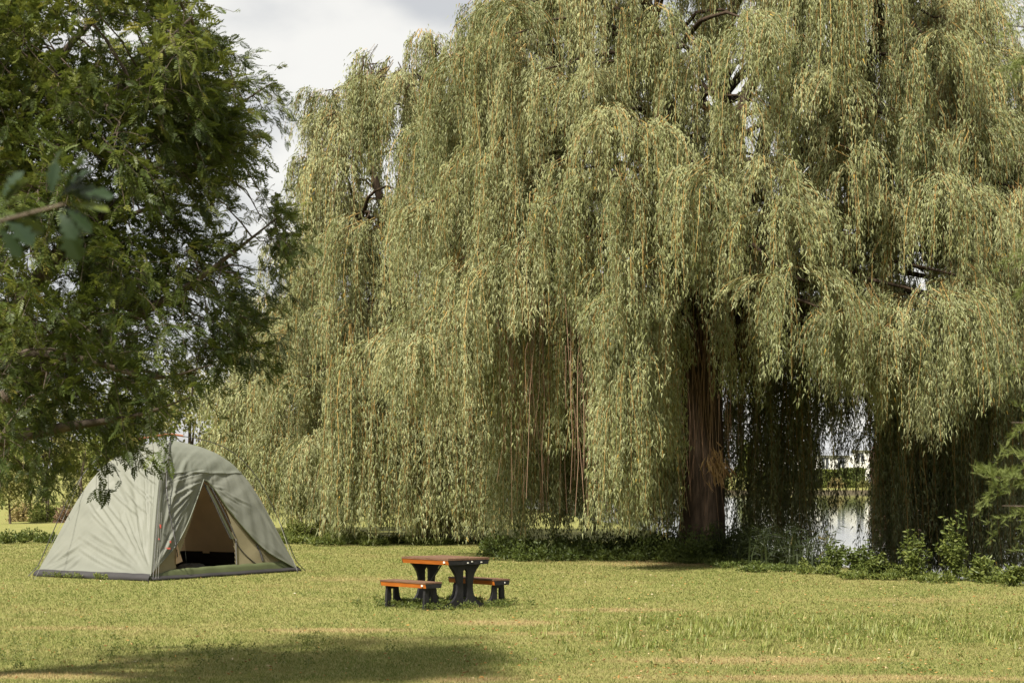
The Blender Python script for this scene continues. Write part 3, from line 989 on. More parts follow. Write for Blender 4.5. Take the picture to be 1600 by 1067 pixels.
# ------------------------------------------------------------------ the tent
def build_tent():
    rng = np.random.default_rng(3)
    Fp = ground_at(235, 908)
    Lp = ground_at(55, 900)
    Rp = ground_at(467, 892)
    e1 = (Rp - Fp) / 2
    e2 = (Lp - Fp) / 2
    C = Fp + e1 + e2
    Hh = 2.64
    tt = np.array([0, .12, .24, .36, .48, .60, .70, .80, .90, 1.0])
    zz = np.array([1, .975, .945, .897, .820, .692, .545, .365, .175, 0.0])
    fine = np.linspace(0, 1, 401)
    pz = np.interp(fine, tt, zz)
    ker = np.ones(25) / 25
    pz = np.convolve(np.pad(pz, 12, mode='reflect', reflect_type='odd'), ker, 'valid')

    def prof(t):
        return Hh * np.interp(t, fine, pz)

    DIR = {'front': (e1, -e2), 'left': (-e2, -e1), 'back': (-e1, e2), 'right': (e2, e1)}     # along, outward

    def face(side, s, t, scale=1.0, sag=0.07):
        a, o = DIR[side]
        tt_ = np.asarray(t) * 1.0
        inn = 1 - sag * (1 - s ** 2) * np.sin(np.pi * np.clip(tt_, 0, 1)) ** 1.2
        P = C + (a[None, None] * (s * tt_)[..., None] + o[None, None] * (tt_ * inn)[..., None]) * scale
        P[..., 2] = prof(tt_) * scale
        return P

    def normals(P):
        du = np.gradient(P, axis=1)
        dv = np.gradient(P, axis=0)
        n = unit(np.cross(du, dv))
        return n

    root = empty('dome_tent', C, 'large sage green dome tent with open front doorway on the lawn', 'tent')
    fab = fabric_mat('tent_fly', (0.250, 0.257, 0.214), 0.40, 0.05)
    fab_roof = fabric_mat('tent_roof', (0.242, 0.255, 0.208), 0.40, 0.05)
    sill_m = fabric_mat('tent_sill', (0.085, 0.098, 0.045), 0.06, 0.12)
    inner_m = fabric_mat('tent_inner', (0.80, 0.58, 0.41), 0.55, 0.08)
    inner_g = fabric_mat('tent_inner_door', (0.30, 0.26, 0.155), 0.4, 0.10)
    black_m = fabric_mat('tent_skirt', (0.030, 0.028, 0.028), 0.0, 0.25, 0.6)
    pole_m = plain_mat('tent_pole', (0.02, 0.02, 0.02), (0.05, 0.045, 0.04), 20, 0.4, 0.5)
    orange_m = plain_mat('pole_sleeve', (0.24, 0.085, 0.04), (0.32, 0.13, 0.065), 20, 0.5, 0.4)
    mesh_m = fabric_mat('tent_mesh', (0.06, 0.065, 0.035), 0.2, 0.2)
    red_m = plain_mat('tent_clip', (0.24, 0.03, 0.02), (0.32, 0.06, 0.04), 20, 0.5, 0.4)
    cord_m = plain_mat('tent_cord', (0.10, 0.10, 0.09), (0.22, 0.21, 0.19), 30, 0.7, 0.2)

    def ridged(x):
        return 1 - np.abs(2 * (x - np.floor(x + 0.5)))

    def smooth_noise(x, seed):
        r = np.random.default_rng(seed).uniform(0, 1, 512)
        i = np.floor(x).astype(int)
        f = x - i
        f = f * f * (3 - 2 * f)
        return r[i % 512] * (1 - f) + r[(i + 1) % 512] * f

    def wr(theta, r, freq, seed):
        """creases that run along r and vary across theta"""
        a = smooth_noise(theta * freq + 0.6 * smooth_noise(r * 3, seed + 1) + 40, seed)
        b = smooth_noise(theta * freq * 2.1 + 0.9 * smooth_noise(r * 4, seed + 3) + 80, seed + 2)
        env = smooth_noise(theta * freq * 0.45 + r * 1.7 + 30, seed + 5)
        return ((a - 0.5) + 0.55 * (b - 0.5)) * (0.25 + 1.1 * env)

    ns, nt = 170, 170
    s1 = np.linspace(-1, 1, ns)
    t1 = np.linspace(0.004, 1.0, nt)
    S, T = np.meshgrid(s1, t1)
    seam = 0.545                                        # the roof ends and the walls begin here

    def to_px(P):
        return topx(P)

    S0, T0 = S, T
    Pf = face('front', S, T)
    fx, fy = to_px(Pf)

    # fly opening and the inner door, as outlines on the front wall
    def st_of(px, py):
        k = np.argmin((fx - px) ** 2 + (fy - py) ** 2)
        return S0.ravel()[k], T0.ravel()[k]
    fly = [(319, 749), (307, 782), (294, 815), (281, 842), (268, 862), (250, 882), (231, 902), (225, 925), (480, 925), (462, 889), (446, 878), (421, 864), (399, 844), (377, 820), (357, 795), (338, 768), (323, 750)]
    inn = [(318, 751), (302, 800), (286, 850), (273, 889), (305, 887), (368, 882), (367, 862), (364, 843), (360, 815), (352, 795), (338, 772), (327, 757)]
    sill_line = [(225, 903), (250, 896), (274, 889), (368, 882), (460, 876)]

    # creases pulled into the cloth: photo run and strength
    CREASES = {'left': [(141, 785, 174, 827, 1), (150, 775, 200, 848, 1), (158, 775, 204, 832, 1), (170, 764, 218, 808, 1), (195, 768, 232, 804, .8), (206, 752, 238, 778, .8), (141, 800, 186, 843, .8), (195, 800, 230, 882, 1),
                        (212, 805, 230, 880, .8), (185, 800, 212, 858, .8), (124, 840, 205, 885, .8), (138, 832, 190, 860, .7), (123, 858, 175, 888, 1), (150, 868, 205, 893, .8), (208, 728, 245, 757, .9), (195, 742, 240, 790, .8),
                        (225, 720, 250, 745, .6), (75, 892, 120, 868, .8), (80, 880, 128, 850, .9), (100, 893, 125, 872, .8), (222, 830, 233, 888, .8), (160, 815, 215, 880, .7)],
               'front': [(317, 735, 262, 752, .9), (315, 740, 262, 757, .6), (313, 753, 261, 779, 1), (310, 759, 264, 797, .9), (306, 765, 266, 812, 1), (300, 775, 268, 826, 1), (295, 785, 270, 836, .9), (290, 800, 260, 850, 1), (283, 815, 252, 866, .8),
                         (275, 835, 245, 880, .9), (335, 759, 375, 788, .8), (332, 762, 368, 800, .9), (342, 762, 390, 790, .6), (330, 755, 352, 765, .6), (262, 845, 240, 893, .7)]}
    for side in ('left', 'front', 'right', 'back'):
        if side == 'right':
            S, T = np.meshgrid(np.linspace(-1, 1, 60), np.linspace(0.004, 1.0, 60))
            ns = nt = 60
            t1 = np.linspace(0.004, 1.0, 60)
        P = face(side, S, T)
        n = normals(P)
        if (n[nt // 2, ns // 2] * (P[nt // 2, ns // 2] - C - np.array([0, 0, 0.3]))).sum() < 0:
            n = -n
        s, t = S, T
        edge = np.clip((1 - np.abs(s)) * 7, 0, 1) * np.clip((1 - t) * 14, 0, 1)
        # creases fan out of the lower corners
        cs = -1.0 if side == 'front' else 1.0
        dx, dy = (s * t - cs), (1 - t) * 1.5
        th = np.arctan2(dy, np.abs(dx) + 1e-6)
        r = np.hypot(dx, dy)
        d = 0.13 * wr(th, r, 15, 11) * np.clip(r * 1.4, 0.15, 1.0) * np.exp(-(r / 1.8) ** 2)
        dx2, dy2 = (s * t + cs), (1 - t) * 1.5
        th2 = np.arctan2(dy2, np.abs(dx2) + 1e-6)
        r2 = np.hypot(dx2, dy2)
        d = d + 0.08 * wr(th2, r2, 12, 31) * np.exp(-(r2 / 0.8) ** 2)
        d = d + 0.035 * wr(s * 1.2 + t * 1.4, s - t, 7, 51) * np.clip((t - 0.3) * 3, 0, 1)
        if side == 'front':
            a_s, a_t = st_of(318, 752)
            dx3, dy3 = (s * t - a_s * a_t), (t - a_t) * 1.5
            th3 = np.arctan2(dy3, -dx3)
            r3 = np.hypot(dx3, dy3)
            d = d + 0.12 * wr(th3, r3, 9, 71) * np.exp(-(r3 / 0.75) ** 2) * np.clip(r3 * 4, 0, 1) * np.clip((0.25 - dx3) * 6, 0, 1) * np.clip((t - a_t + 0.02) * 12, 0, 1)
            d = d + 0.03 * np.exp(-((t - seam) / 0.012) ** 2)
        d = d * (0.2 + 0.8 * np.clip((t - 0.35) / 0.25, 0, 1)) * (0.55 if side in CREASES else 1.0)
        ux, uy = to_px(P)
        for ax, ay, bx, by, k_ in CREASES.get(side, ()):
            ln2 = (bx - ax) ** 2 + (by - ay) ** 2
            q = np.clip(((ux - ax) * (bx - ax) + (uy - ay) * (by - ay)) / ln2, 0, 1)
            bow = 2.0 * np.sin(np.pi * q)
            dist = ((ux - ax) * (by - ay) - (uy - ay) * (bx - ax)) / math.sqrt(ln2) + bow
            endd = np.hypot(ux - ax - q * (bx - ax), uy - ay - q * (by - ay))
            m_ = np.where((q <= 0) | (q >= 1), np.exp(-(endd / 2.0) ** 2), 1.0) * np.sin(np.pi * np.clip(q, 0.06, 0.94)) ** 0.6
            d = d + 0.030 * k_ * m_ * (np.exp(-((dist - 1.6) / 1.5) ** 2) - 0.9 * np.exp(-((dist + 1.4) / 1.3) ** 2))
        P = P + n * (d * edge)[..., None]
        tc = 0.5 * (t[:-1, :-1] + t[1:, 1:])
        sc_ = 0.5 * (s[:-1, :-1] + s[1:, 1:])
        roof = tc < (seam if side != 'left' else 0.16)
        MB().grid(P, mask=roof).build('roof_panel', fab_roof, root, smooth=True)
        mask = ~roof
        if side == 'front':
            cx_ = 0.25 * (fx[:-1, :-1] + fx[1:, 1:] + fx[:-1, 1:] + fx[1:, :-1])
            cy_ = 0.25 * (fy[:-1, :-1] + fy[1:, 1:] + fy[:-1, 1:] + fy[1:, :-1])
            mask = mask & ~inside(fly, cx_, cy_)
            leftp = mask & (cx_ < 319)
            MB().grid(P, mask=leftp).build('door_flap', fab, root, smooth=True, label='creased flap left of the doorway')
            MB().grid(P, mask=mask & ~leftp).build('door_flap', fab, root, smooth=True, label='smooth flap right of the doorway')
        else:
            MB().grid(P, mask=mask).build('wall_panel', fab, root, smooth=True)
        # seam piping under the roof panel and the hem
        k = int(np.argmin(np.abs(t1 - seam)))
        if side != 'left':
            MB().tube(P[k] + n[k] * 0.006, 0.008, 5).build('seam', fab, root, smooth=True)
    # piping round the doorway
    pts = []
    for px, py in fly[:6] :
        s_, t_ = st_of(px, py)
        pts.append(face('front', np.array([[s_]]), np.array([[t_]]))[0, 0])
    MB().tube(curve(pts, 30) + np.array([0, -0.012, 0]), 0.011, 5).build('door_hem', fab_roof, root, smooth=True)
    pts = []
    for px, py in fly[9:]:
        s_, t_ = st_of(px, py)
        pts.append(face('front', np.array([[s_]]), np.array([[t_]]))[0, 0])
    MB().tube(curve(pts, 30) + np.array([0, -0.012, 0]), 0.012, 5).build('door_hem', sill_m, root, smooth=True)

    # inner tent
    sc = 0.94
    S, T = np.meshgrid(np.linspace(-1, 1, 110), np.linspace(0.004, 1.0, 110))
    for side in ('front', 'left', 'right', 'back'):
        P = face(side, S, T, sc, 0.03)
        P[..., :2] = C[:2] + (P[..., :2] - C[:2])
        th = S * 2 + T * 3
        n = normals(P)
        P = P + n * (0.02 * wr(T * 2 + 0.5 * S, S, 6, 91))[..., None]
        ix, iy = to_px(P)
        zc = 0.5 * (P[:-1, :-1, 2] + P[1:, 1:, 2])
        tub = zc < 0.34
        if side == 'front':
            cx_ = 0.5 * (ix[:-1, :-1] + ix[1:, 1:])
            cy_ = 0.5 * (iy[:-1, :-1] + iy[1:, 1:])
            hole = inside(inn, cx_, cy_)
            ly = np.interp(cx_, [p[0] for p in sill_line], [p[1] for p in sill_line])
            sill = (cy_ > ly)
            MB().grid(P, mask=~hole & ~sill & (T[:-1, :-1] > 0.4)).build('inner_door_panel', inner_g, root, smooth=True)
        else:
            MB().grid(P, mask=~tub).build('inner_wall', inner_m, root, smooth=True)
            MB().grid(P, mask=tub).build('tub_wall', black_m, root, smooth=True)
    # olive sill below the doorway, in front of the inner tent
    sg, tg = np.meshgrid(np.linspace(-1, 1, 60), np.linspace(0.80, 1.0, 14))
    P = face('front', sg, tg, 1.0, 0.07)
    ix, iy = to_px(P)
    ly = np.interp(ix, [p[0] for p in sill_line], [p[1] for p in sill_line])
    # slide every point above the sill's edge down to it
    q = P.copy()
    zedge = EYE + (H_PX - ly) / F_PX * P[..., 1]
    q[..., 2] = np.minimum(P[..., 2], np.maximum(zedge, 0.02))
    q += unit(e2)[None, None] * 0.05
    q[..., 2] += 0.006 * np.sin(sg * 23) * np.clip(q[..., 2] * 8, 0, 1)
    MB().grid(q).build('door_sill', sill_m, root, smooth=True)

    # groundsheet and dark skirts
    fl = [C - e1 * sc - e2 * sc, C + e1 * sc - e2 * sc, C + e1 * sc + e2 * sc, C - e1 * sc + e2 * sc]
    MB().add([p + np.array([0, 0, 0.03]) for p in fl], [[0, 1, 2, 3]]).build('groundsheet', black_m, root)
    for side, h in (('left', 0.13), ('front', 0.075), ('right', 0.1), ('back', 0.1)):
        a, o = DIR[side]
        u = np.linspace(-1.0, 1.0, 90)
        jit = 0.02 * smooth_noise(u * 9 + 20, 7)
        rows = []
        for k, (zz_, off) in enumerate([(0.004, 0.045), (0.03, 0.055), (h * 0.6, 0.03), (h, 0.004)]):
            on = unit(o)
            p = C + a[None] * (u * (1.0 if k < 3 else 0.985))[:, None] + o[None] * 1.0 + on[None] * (off + (jit if k in (1, 2) else 0 * jit))[:, None] - on[None] * (h * 0.25 if k == 3 else 0)
            p[:, 2] = zz_ + (0.012 * smooth_noise(u * 7 + 50, 9) if k >= 2 else 0)
            rows.append(p)
        MB().grid(np.array(rows)).build('skirt', black_m, root, smooth=True)

    # poles: one arch from the left to the right corner standing off the cloth, one from apex to the front
    def arch_pts(corner, offs):
        u = np.linspace(0, 1, 26)
        d = (corner - C)
        P = C[None] + d[None] * u[:, None]
        P[:, 2] = prof(u)
        P += unit(d * np.array([1, 1, 0]))[None] * (offs * np.sin(np.pi * u * 0.92 + 0.05))[:, None]
        P[:, 2] += 0.10 * np.cos(u * np.pi / 2) + 0.05 * np.sin(np.pi * u)
        P[-1] = corner + unit(d) * 0.14
        P[-1, 2] = 0.0
        return P
    Bp = C + e1 + e2
    half_r = arch_pts(Rp, 0.16)
    half_l = arch_pts(Lp, 0.16)
    MB().tube(half_r, 0.009, 6).build('pole', pole_m, root, smooth=True)
    MB().tube(half_l, 0.009, 6).build('pole', pole_m, root, smooth=True)
    top = np.vstack([half_l[6:0:-1], half_r[0:3]])
    MB().tube(curve(top, 20) + np.array([0, 0, 0.006]), 0.021, 8).build('pole_sleeve', orange_m, root, smooth=True)
    apex = half_r[0]
    fpts = [apex + np.array([0, 0, -0.01])]
    for px, py, gap in ((260, 712, 0.07), (257, 738, 0.06), (258, 768, 0.05), (262, 800, 0.05), (267, 832, 0.06), (272, 865, 0.08)):
        s_, t_ = st_of(px, py)
        p = face('front', np.array([[s_]]), np.array([[t_]]))[0, 0]
        fpts.append(p - unit(e2) * gap)
    p = ground_at(277, 893)
    fpts.append(p - unit(e2) * 0.0)
    fp = curve(fpts, 40)
    MB().tube(fp, 0.011, 6).build('pole', pole_m, root, smooth=True)
    bk = arch_pts(Bp, 0.05)
    MB().tube(bk, 0.009, 6).build('pole', pole_m, root, smooth=True)
    # clips along the front pole, red tabs by the corner
    for k in (6, 10, 14, 17, 20, 24, 28, 32):
        MB().tube([fp[k] - np.array([0, 0, 0.02]), fp[k] + np.array([0, 0, 0.02])], 0.019, 6).build('clip', pole_m, root)
    for px, py, w, h in ((247, 821, 0.03, 0.07), (245, 843, 0.02, 0.03), (259, 857, 0.09, 0.03), (263, 847, 0.03, 0.04)):
        s_, t_ = st_of(px, py)
        p = face('front', np.array([[s_]]), np.array([[t_]]))[0, 0] - unit(e2) * 0.055
        MB().box(p - np.array([w / 2, 0.012, h / 2]), p + np.array([w / 2, 0.012, h / 2])).build('strap_buckle', red_m, root)
    # ridge cord down to the front corner
    ridge = face('front', np.full((1, 40), -0.985), np.linspace(0.05, 0.99, 40)[None])[0] - unit(e2) * 0.03
    MB().tube(ridge, 0.006, 5).build('ridge_cord', pole_m, root, smooth=True)
    for j, off in enumerate((0.05, 0.11)):
        u = np.linspace(0.74, 1.0, 12)
        line = face('front', np.full((1, 12), -0.985 + off * 0.5), u[None])[0] - unit(e2) * 0.05
        MB().tube(line, 0.004, 4).build('corner_cord', cord_m, root)
    # rolled mesh door strip, zip lines
    def inner_pt(px, py, gap=0.02):
        P = face('front', S, T, sc, 0.03)
        ix, iy = to_px(P)
        k = np.argmin((ix - px) ** 2 + (iy - py) ** 2)
        return P.reshape(-1, 3)[k] - unit(e2) * gap
    for (a, b, w, mt, nm) in (((321, 758), (363, 843), 0.030, mesh_m, 'rolled_mesh_door'), ((318, 756), (360, 842), 0.013, pole_m, 'zip'), ((327, 758), (366, 838), 0.013, pole_m, 'zip')):
        MB().tube(curve([inner_pt(*a), inner_pt((a[0] * 2 + b[0]) / 3 + 1, (a[1] * 2 + b[1]) / 3), inner_pt((a[0] + 2 * b[0]) / 3 + 1, (a[1] + 2 * b[1]) / 3), inner_pt(*b)], 16), w, 8).build(nm, mt, root, smooth=True)
    MB().tube(curve([inner_pt(*p) for p in ((365, 840), (376, 858), (387, 872), (398, 880))], 16), 0.010, 5).build('zip', pole_m, root, smooth=True)
    MB().tube(curve([inner_pt(*p) for p in ((400, 849), (405, 862), (409, 877))], 10), 0.020, 5).build('zip', pole_m, root, smooth=True)
    MB().tube(curve([inner_pt(*p) for p in ((367, 842), (368, 862), (368.5, 882))], 10), 0.009, 5).build('zip', pole_m, root, smooth=True)
    # tied-back inner flap at the doorway's left foot
    a_, b_, c_ = inner_pt(274, 846, 0.03), inner_pt(272, 880, 0.03), inner_pt(288, 878, -0.05)
    MB().add([a_, b_, c_, inner_pt(280, 856, -0.03)], [[0, 1, 2, 3]]).build('tied_flap', inner_m, root)
    # guy lines and pegs at the side corners
    for corner, up, peg in ((Lp, 0.62, (54, 905)), (Rp, 0.55, (466, 895))):
        pg = ground_at(*peg)
        hook = half_l[int(up * 25)] if corner is Lp else half_r[int(0.8 * 25)]
        MB().tube([hook, 0.5 * (hook + pg) + np.array([0, 0, -0.04]), pg], 0.005, 4).build('guy_line', cord_m, root)
        MB().tube([pg + np.array([0.0, 0, -0.1]), pg + np.array([-0.02, 0, 0.05])], 0.008, 5).build('peg', pole_m, root)
    pg = ground_at(232, 911)
    MB().tube([pg + np.array([0.0, 0, -0.1]), pg + np.array([0.0, -0.02, 0.06])], 0.009, 5).build('peg', pole_m, root)

    # bedding inside the doorway
    bag_m = fabric_mat('bedding', (0.05, 0.05, 0.045), 0.0, 0.3)
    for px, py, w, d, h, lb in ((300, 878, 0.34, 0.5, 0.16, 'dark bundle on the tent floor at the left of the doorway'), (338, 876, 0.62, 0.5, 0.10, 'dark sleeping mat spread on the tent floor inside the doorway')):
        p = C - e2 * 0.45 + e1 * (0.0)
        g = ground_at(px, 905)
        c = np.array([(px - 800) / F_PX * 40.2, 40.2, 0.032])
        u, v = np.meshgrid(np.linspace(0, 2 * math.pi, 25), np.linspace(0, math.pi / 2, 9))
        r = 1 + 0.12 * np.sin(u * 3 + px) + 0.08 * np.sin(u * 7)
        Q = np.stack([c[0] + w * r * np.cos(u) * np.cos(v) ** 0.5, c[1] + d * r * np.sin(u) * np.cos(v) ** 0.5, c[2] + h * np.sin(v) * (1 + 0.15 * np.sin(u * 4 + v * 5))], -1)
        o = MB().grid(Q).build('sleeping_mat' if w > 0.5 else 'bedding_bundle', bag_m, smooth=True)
        tag(o, lb, 'bedding')


build_tent()


# ------------------------------------------------------------------ the picnic table
def build_table():
    root = empty('picnic_table', (-1.0, 30.62, 0), 'black picnic table with brown top, orange edges and two attached benches', 'picnic table')
    wood = plain_mat('table_plank', (0.075, 0.036, 0.018), (0.165, 0.090, 0.052), 5.0, 0.65, 0.35, 0.3, 30, stretch=(14, 1.2, 14))
    orange = plain_mat('table_edge', (0.30, 0.075, 0.008), (0.42, 0.125, 0.014), 4.0, 0.5, 0.35, 0.15, 30, stretch=(6, 1, 6))
    black = plain_mat('table_frame', (0.007, 0.007, 0.008), (0.020, 0.019, 0.019), 7.0, 0.6, 0.25, 0.3, 40)
    white = plain_mat('table_tag', (0.6, 0.58, 0.5), (0.75, 0.73, 0.68), 30, 0.6)
    steel = plain_mat('table_brace', (0.02, 0.02, 0.02), (0.06, 0.055, 0.05), 30, 0.5, 0.5)
    loc = root.location.copy()
    rz = math.radians(41)

    def put(mb, name, mat, label=None):
        o = mb.build(name, mat)
        o.parent = root
        if label:
            o['label'] = label
        return o
    sp = 0.45
    half1 = [(0.0, 0.645), (0.30, 0.645), (0.265, 0.615), (0.225, 0.575), (0.182, 0.51), (0.157, 0.43), (0.146, 0.34), (0.150, 0.26), (0.172, 0.18), (0.218, 0.12), (0.29, 0.075),
             (0.37, 0.055), (0.44, 0.065), (0.49, 0.10), (0.52, 0.15), (0.538, 0.22), (0.545, 0.30), (0.56, 0.318), (0.618, 0.318), (0.618, 0.05), (0.684, 0.0), (0, 0), (0, 0.10), (0.040, 0.15), (0.040, 0.54), (0, 0.59)]
    half2 = [(0.684, 0.318), (0.755, 0.318), (0.765, 0.2), (0.775, 0.0), (0.684, 0.0)]
    cross = [(0.618, 0.318), (0.618, 0.275), (0.684, 0.275), (0.684, 0.318)]
    for y in (-sp, sp):
        mb = MB()
        for sgn in (1, -1):
            for poly in (half1, half2, cross):
                mb.prism([(sgn * a, b) for a, b in poly], 'y', y - 0.024, y + 0.024)
        put(mb, 'end_frame', black)
    # top planks, each a board
    rng = np.random.default_rng(2)
    w = 0.80 / 6
    for i in range(6):
        x0 = -0.40 + i * w
        dz = rng.uniform(-0.002, 0.002)
        dl = rng.uniform(-0.006, 0.006)
        o = put(MB().box((x0 + 0.003, -0.555 + dl, 0.714 + dz), (x0 + w - 0.003, 0.555 + dl, 0.742 + dz)), 'top_plank', wood)
    for sgn in (-1, 1):
        a, b = sgn * 0.392, sgn * 0.360
        put(MB().prism([(a, 0.7115), (b - sgn * 0.02, 0.7115), (b - sgn * 0.03, 0.648), (b + sgn * 0.012, 0.648)], 'y', -0.545, 0.545), 'edge_board', orange)
    for y in (-0.525, 0.525):
        put(MB().prism([(-0.394, 0.711), (0.394, 0.711), (0.372, 0.646), (-0.372, 0.646)], 'y', y + (0.022 if y > 0 else -0.03), y + (0.03 if y > 0 else -0.022)), 'end_rail', black)
    for cx in (-0.655, 0.655):
        for i in (-1, 1):
            put(MB().box((cx + i * 0.080 - 0.077, -0.545, 0.386), (cx + i * 0.080 + 0.077, 0.545, 0.408)), 'bench_plank', wood)
        for sgn in (-1, 1):
            a, b = cx + sgn * 0.150, cx + sgn * 0.128
            put(MB().prism([(a, 0.3835), (b - sgn * 0.02, 0.3835), (b - sgn * 0.03, 0.3215), (b + sgn * 0.008, 0.3215)], 'y', -0.535, 0.535), 'bench_edge_board', orange)
        for y in (-0.512, 0.512):
            put(MB().prism([(cx - 0.151, 0.3832), (cx + 0.151, 0.3832), (cx + 0.137, 0.320), (cx - 0.137, 0.320)], 'y', y + (0.025 if y > 0 else -0.033), y + (0.033 if y > 0 else -0.025)), 'bench_end_rail', black)
        put(MB().box((cx - 0.1, -0.49, 0.319), (cx + 0.1, 0.49, 0.345)), 'bench_bearer', black)
    put(MB().box((-0.28, -0.5, 0.646), (0.28, 0.5, 0.672)), 'top_bearer', black)
    # slanted steel braces from under the top to the frames
    for s in (-1, 1):
        put(MB().tube([(0, s * 0.06, 0.65), (0, s * (sp - 0.05), 0.30)], 0.013, 6), 'brace', steel)
    # white tags on the orange edges and bolts on the end
    put(MB().box((-0.3965, -0.475, 0.672), (-0.3775, -0.44, 0.700)), 'edge_tag', white)
    put(MB().box((-0.8095, -0.475, 0.345), (-0.79, -0.44, 0.371)), 'edge_tag', white)
    for x, z in ((0.06, 0.688), (-0.02, 0.672), (0.24, 0.676)):
        put(MB().box((x - 0.014, -0.561, z - 0.008), (x + 0.014, -0.5552, z + 0.008)), 'bolt_cap', white)
    put(MB().box((0.70, -0.551, 0.345), (0.715, -0.5453, 0.365)), 'bolt_cap', white)
    root.rotation_euler = (0, 0, rz)


build_table()


# ------------------------------------------------------------------ plants: weeds, reeds, shrubs, far trees
def leafy_mass(rng, c, r, n, leaf, mb, lumps=14, shell=0.5, tone=(0.1, 0.9), upright=0.2, flat=0.0):
    """leaves in overlapping lumps through an ellipsoid that stands on the ground"""
    c = np.asarray(c, float)
    r = np.asarray(r, float)
    L = unit(rng.normal(size=(lumps, 3))) * rng.uniform(0.2, 0.85, (lumps, 1)) * r
    L[:, 2] = np.abs(L[:, 2]) * rng.uniform(0.4, 1, lumps)
    k = rng.integers(0, lumps, n)
    lr = rng.uniform(0.22, 0.48, lumps)
    v = unit(rng.normal(size=(n, 3))) * (rng.uniform(0, 1, (n, 1)) ** 0.4)
    P = c + L[k] + v * lr[k][:, None] * r
    P[:, 2] = np.maximum(P[:, 2], 0.02 + rng.uniform(0, 0.08, n))
    d = unit(v + rng.normal(0, 0.7, (n, 3)) + np.array([0, 0, upright]))
    ln = leaf * rng.uniform(0.6, 1.3, n)
    tn = np.clip(rng.uniform(*tone, n) + rng.normal(0, 0.1, lumps)[k], 0, 1)
    mb.quads(leaf_quads(P, d, ln, ln * 0.5, rng), tn)


def shrub(name, label, cat, c, r, n, leaf, mat, seed, stems=5, group=None, **kw):
    rng = np.random.default_rng(seed)
    root = empty(name, (c[0], c[1], 0), label, cat, group)
    mb = MB()
    for _ in range(stems):
        tip = np.array(c) + rng.uniform(-0.5, 0.5, 3) * np.array(r) + np.array([0, 0, r[2] * 0.7])
        mb.tube(bough_path((c[0] + rng.uniform(-0.1, 0.1) * r[0], c[1], -0.05), tip, 0.05, 6, 0.04, rng), np.linspace(0.03 * max(r), 0.006 * max(r), 6), 5)
    mb.build('stem', M['bark_grey'], root, smooth=True)
    fm = MB()
    leafy_mass(rng, c, r, n, leaf, fm, **kw)
    fm.build('foliage', M[mat], root, kind='stuff')
    return root


def small_tree(name, label, c, h, r, n, leaf, mat, seed, group=None, trunk_frac=0.3, tr=None):
    rng = np.random.default_rng(seed)
    root = empty(name, (c[0], c[1], 0), label, 'tree', group)
    tr = tr or h * 0.022
    mb = MB().tube(curve([(c[0], c[1], -0.1), (c[0] + 0.02 * h * rng.normal(), c[1], h * 0.3), (c[0] + 0.03 * h * rng.normal(), c[1], h * 0.75)], 14), np.linspace(tr, tr * 0.3, len(curve([(0, 0, 0), (0, 0, 1), (0, 0, 2)], 14))), 8)
    for _ in range(7):
        a = rng.uniform(0, 6.28)
        z0 = h * rng.uniform(trunk_frac, 0.6)
        mb.tube(bough_path((c[0], c[1], z0), (c[0] + r * 0.7 * math.cos(a), c[1] + r * 0.7 * math.sin(a), z0 + h * rng.uniform(0.1, 0.3)), 0.1, 6, 0.05, rng), np.linspace(tr * 0.45, tr * 0.1, 6), 5)
    mb.build('trunk', M['bark_grey'], root, smooth=True)
    fm = MB()
    ch = h * (1 - trunk_frac)
    lumps = 26
    L = unit(rng.normal(size=(lumps, 3))) * rng.uniform(0.3, 0.8, (lumps, 1)) * np.array([r, r, ch / 2])
    k = rng.integers(0, lumps, n)
    v = unit(rng.normal(size=(n, 3))) * rng.uniform(0, 1, (n, 1)) ** 0.4
    P = np.array([c[0], c[1], h - ch / 2]) + L[k] + v * np.array([r, r, ch / 2]) * rng.uniform(0.25, 0.5, lumps)[k][:, None]
    P[:, 2] = np.maximum(P[:, 2], 0.1)
    ln = leaf * rng.uniform(0.6, 1.3, n)
    fm.quads(leaf_quads(P, unit(v + rng.normal(0, 0.7, (n, 3))), ln, ln * 0.55, rng), np.clip(rng.uniform(0.1, 0.9, n) + rng.normal(0, 0.1, lumps)[k], 0, 1))
    fm.build('crown', M[mat], root, kind='stuff')
    return root


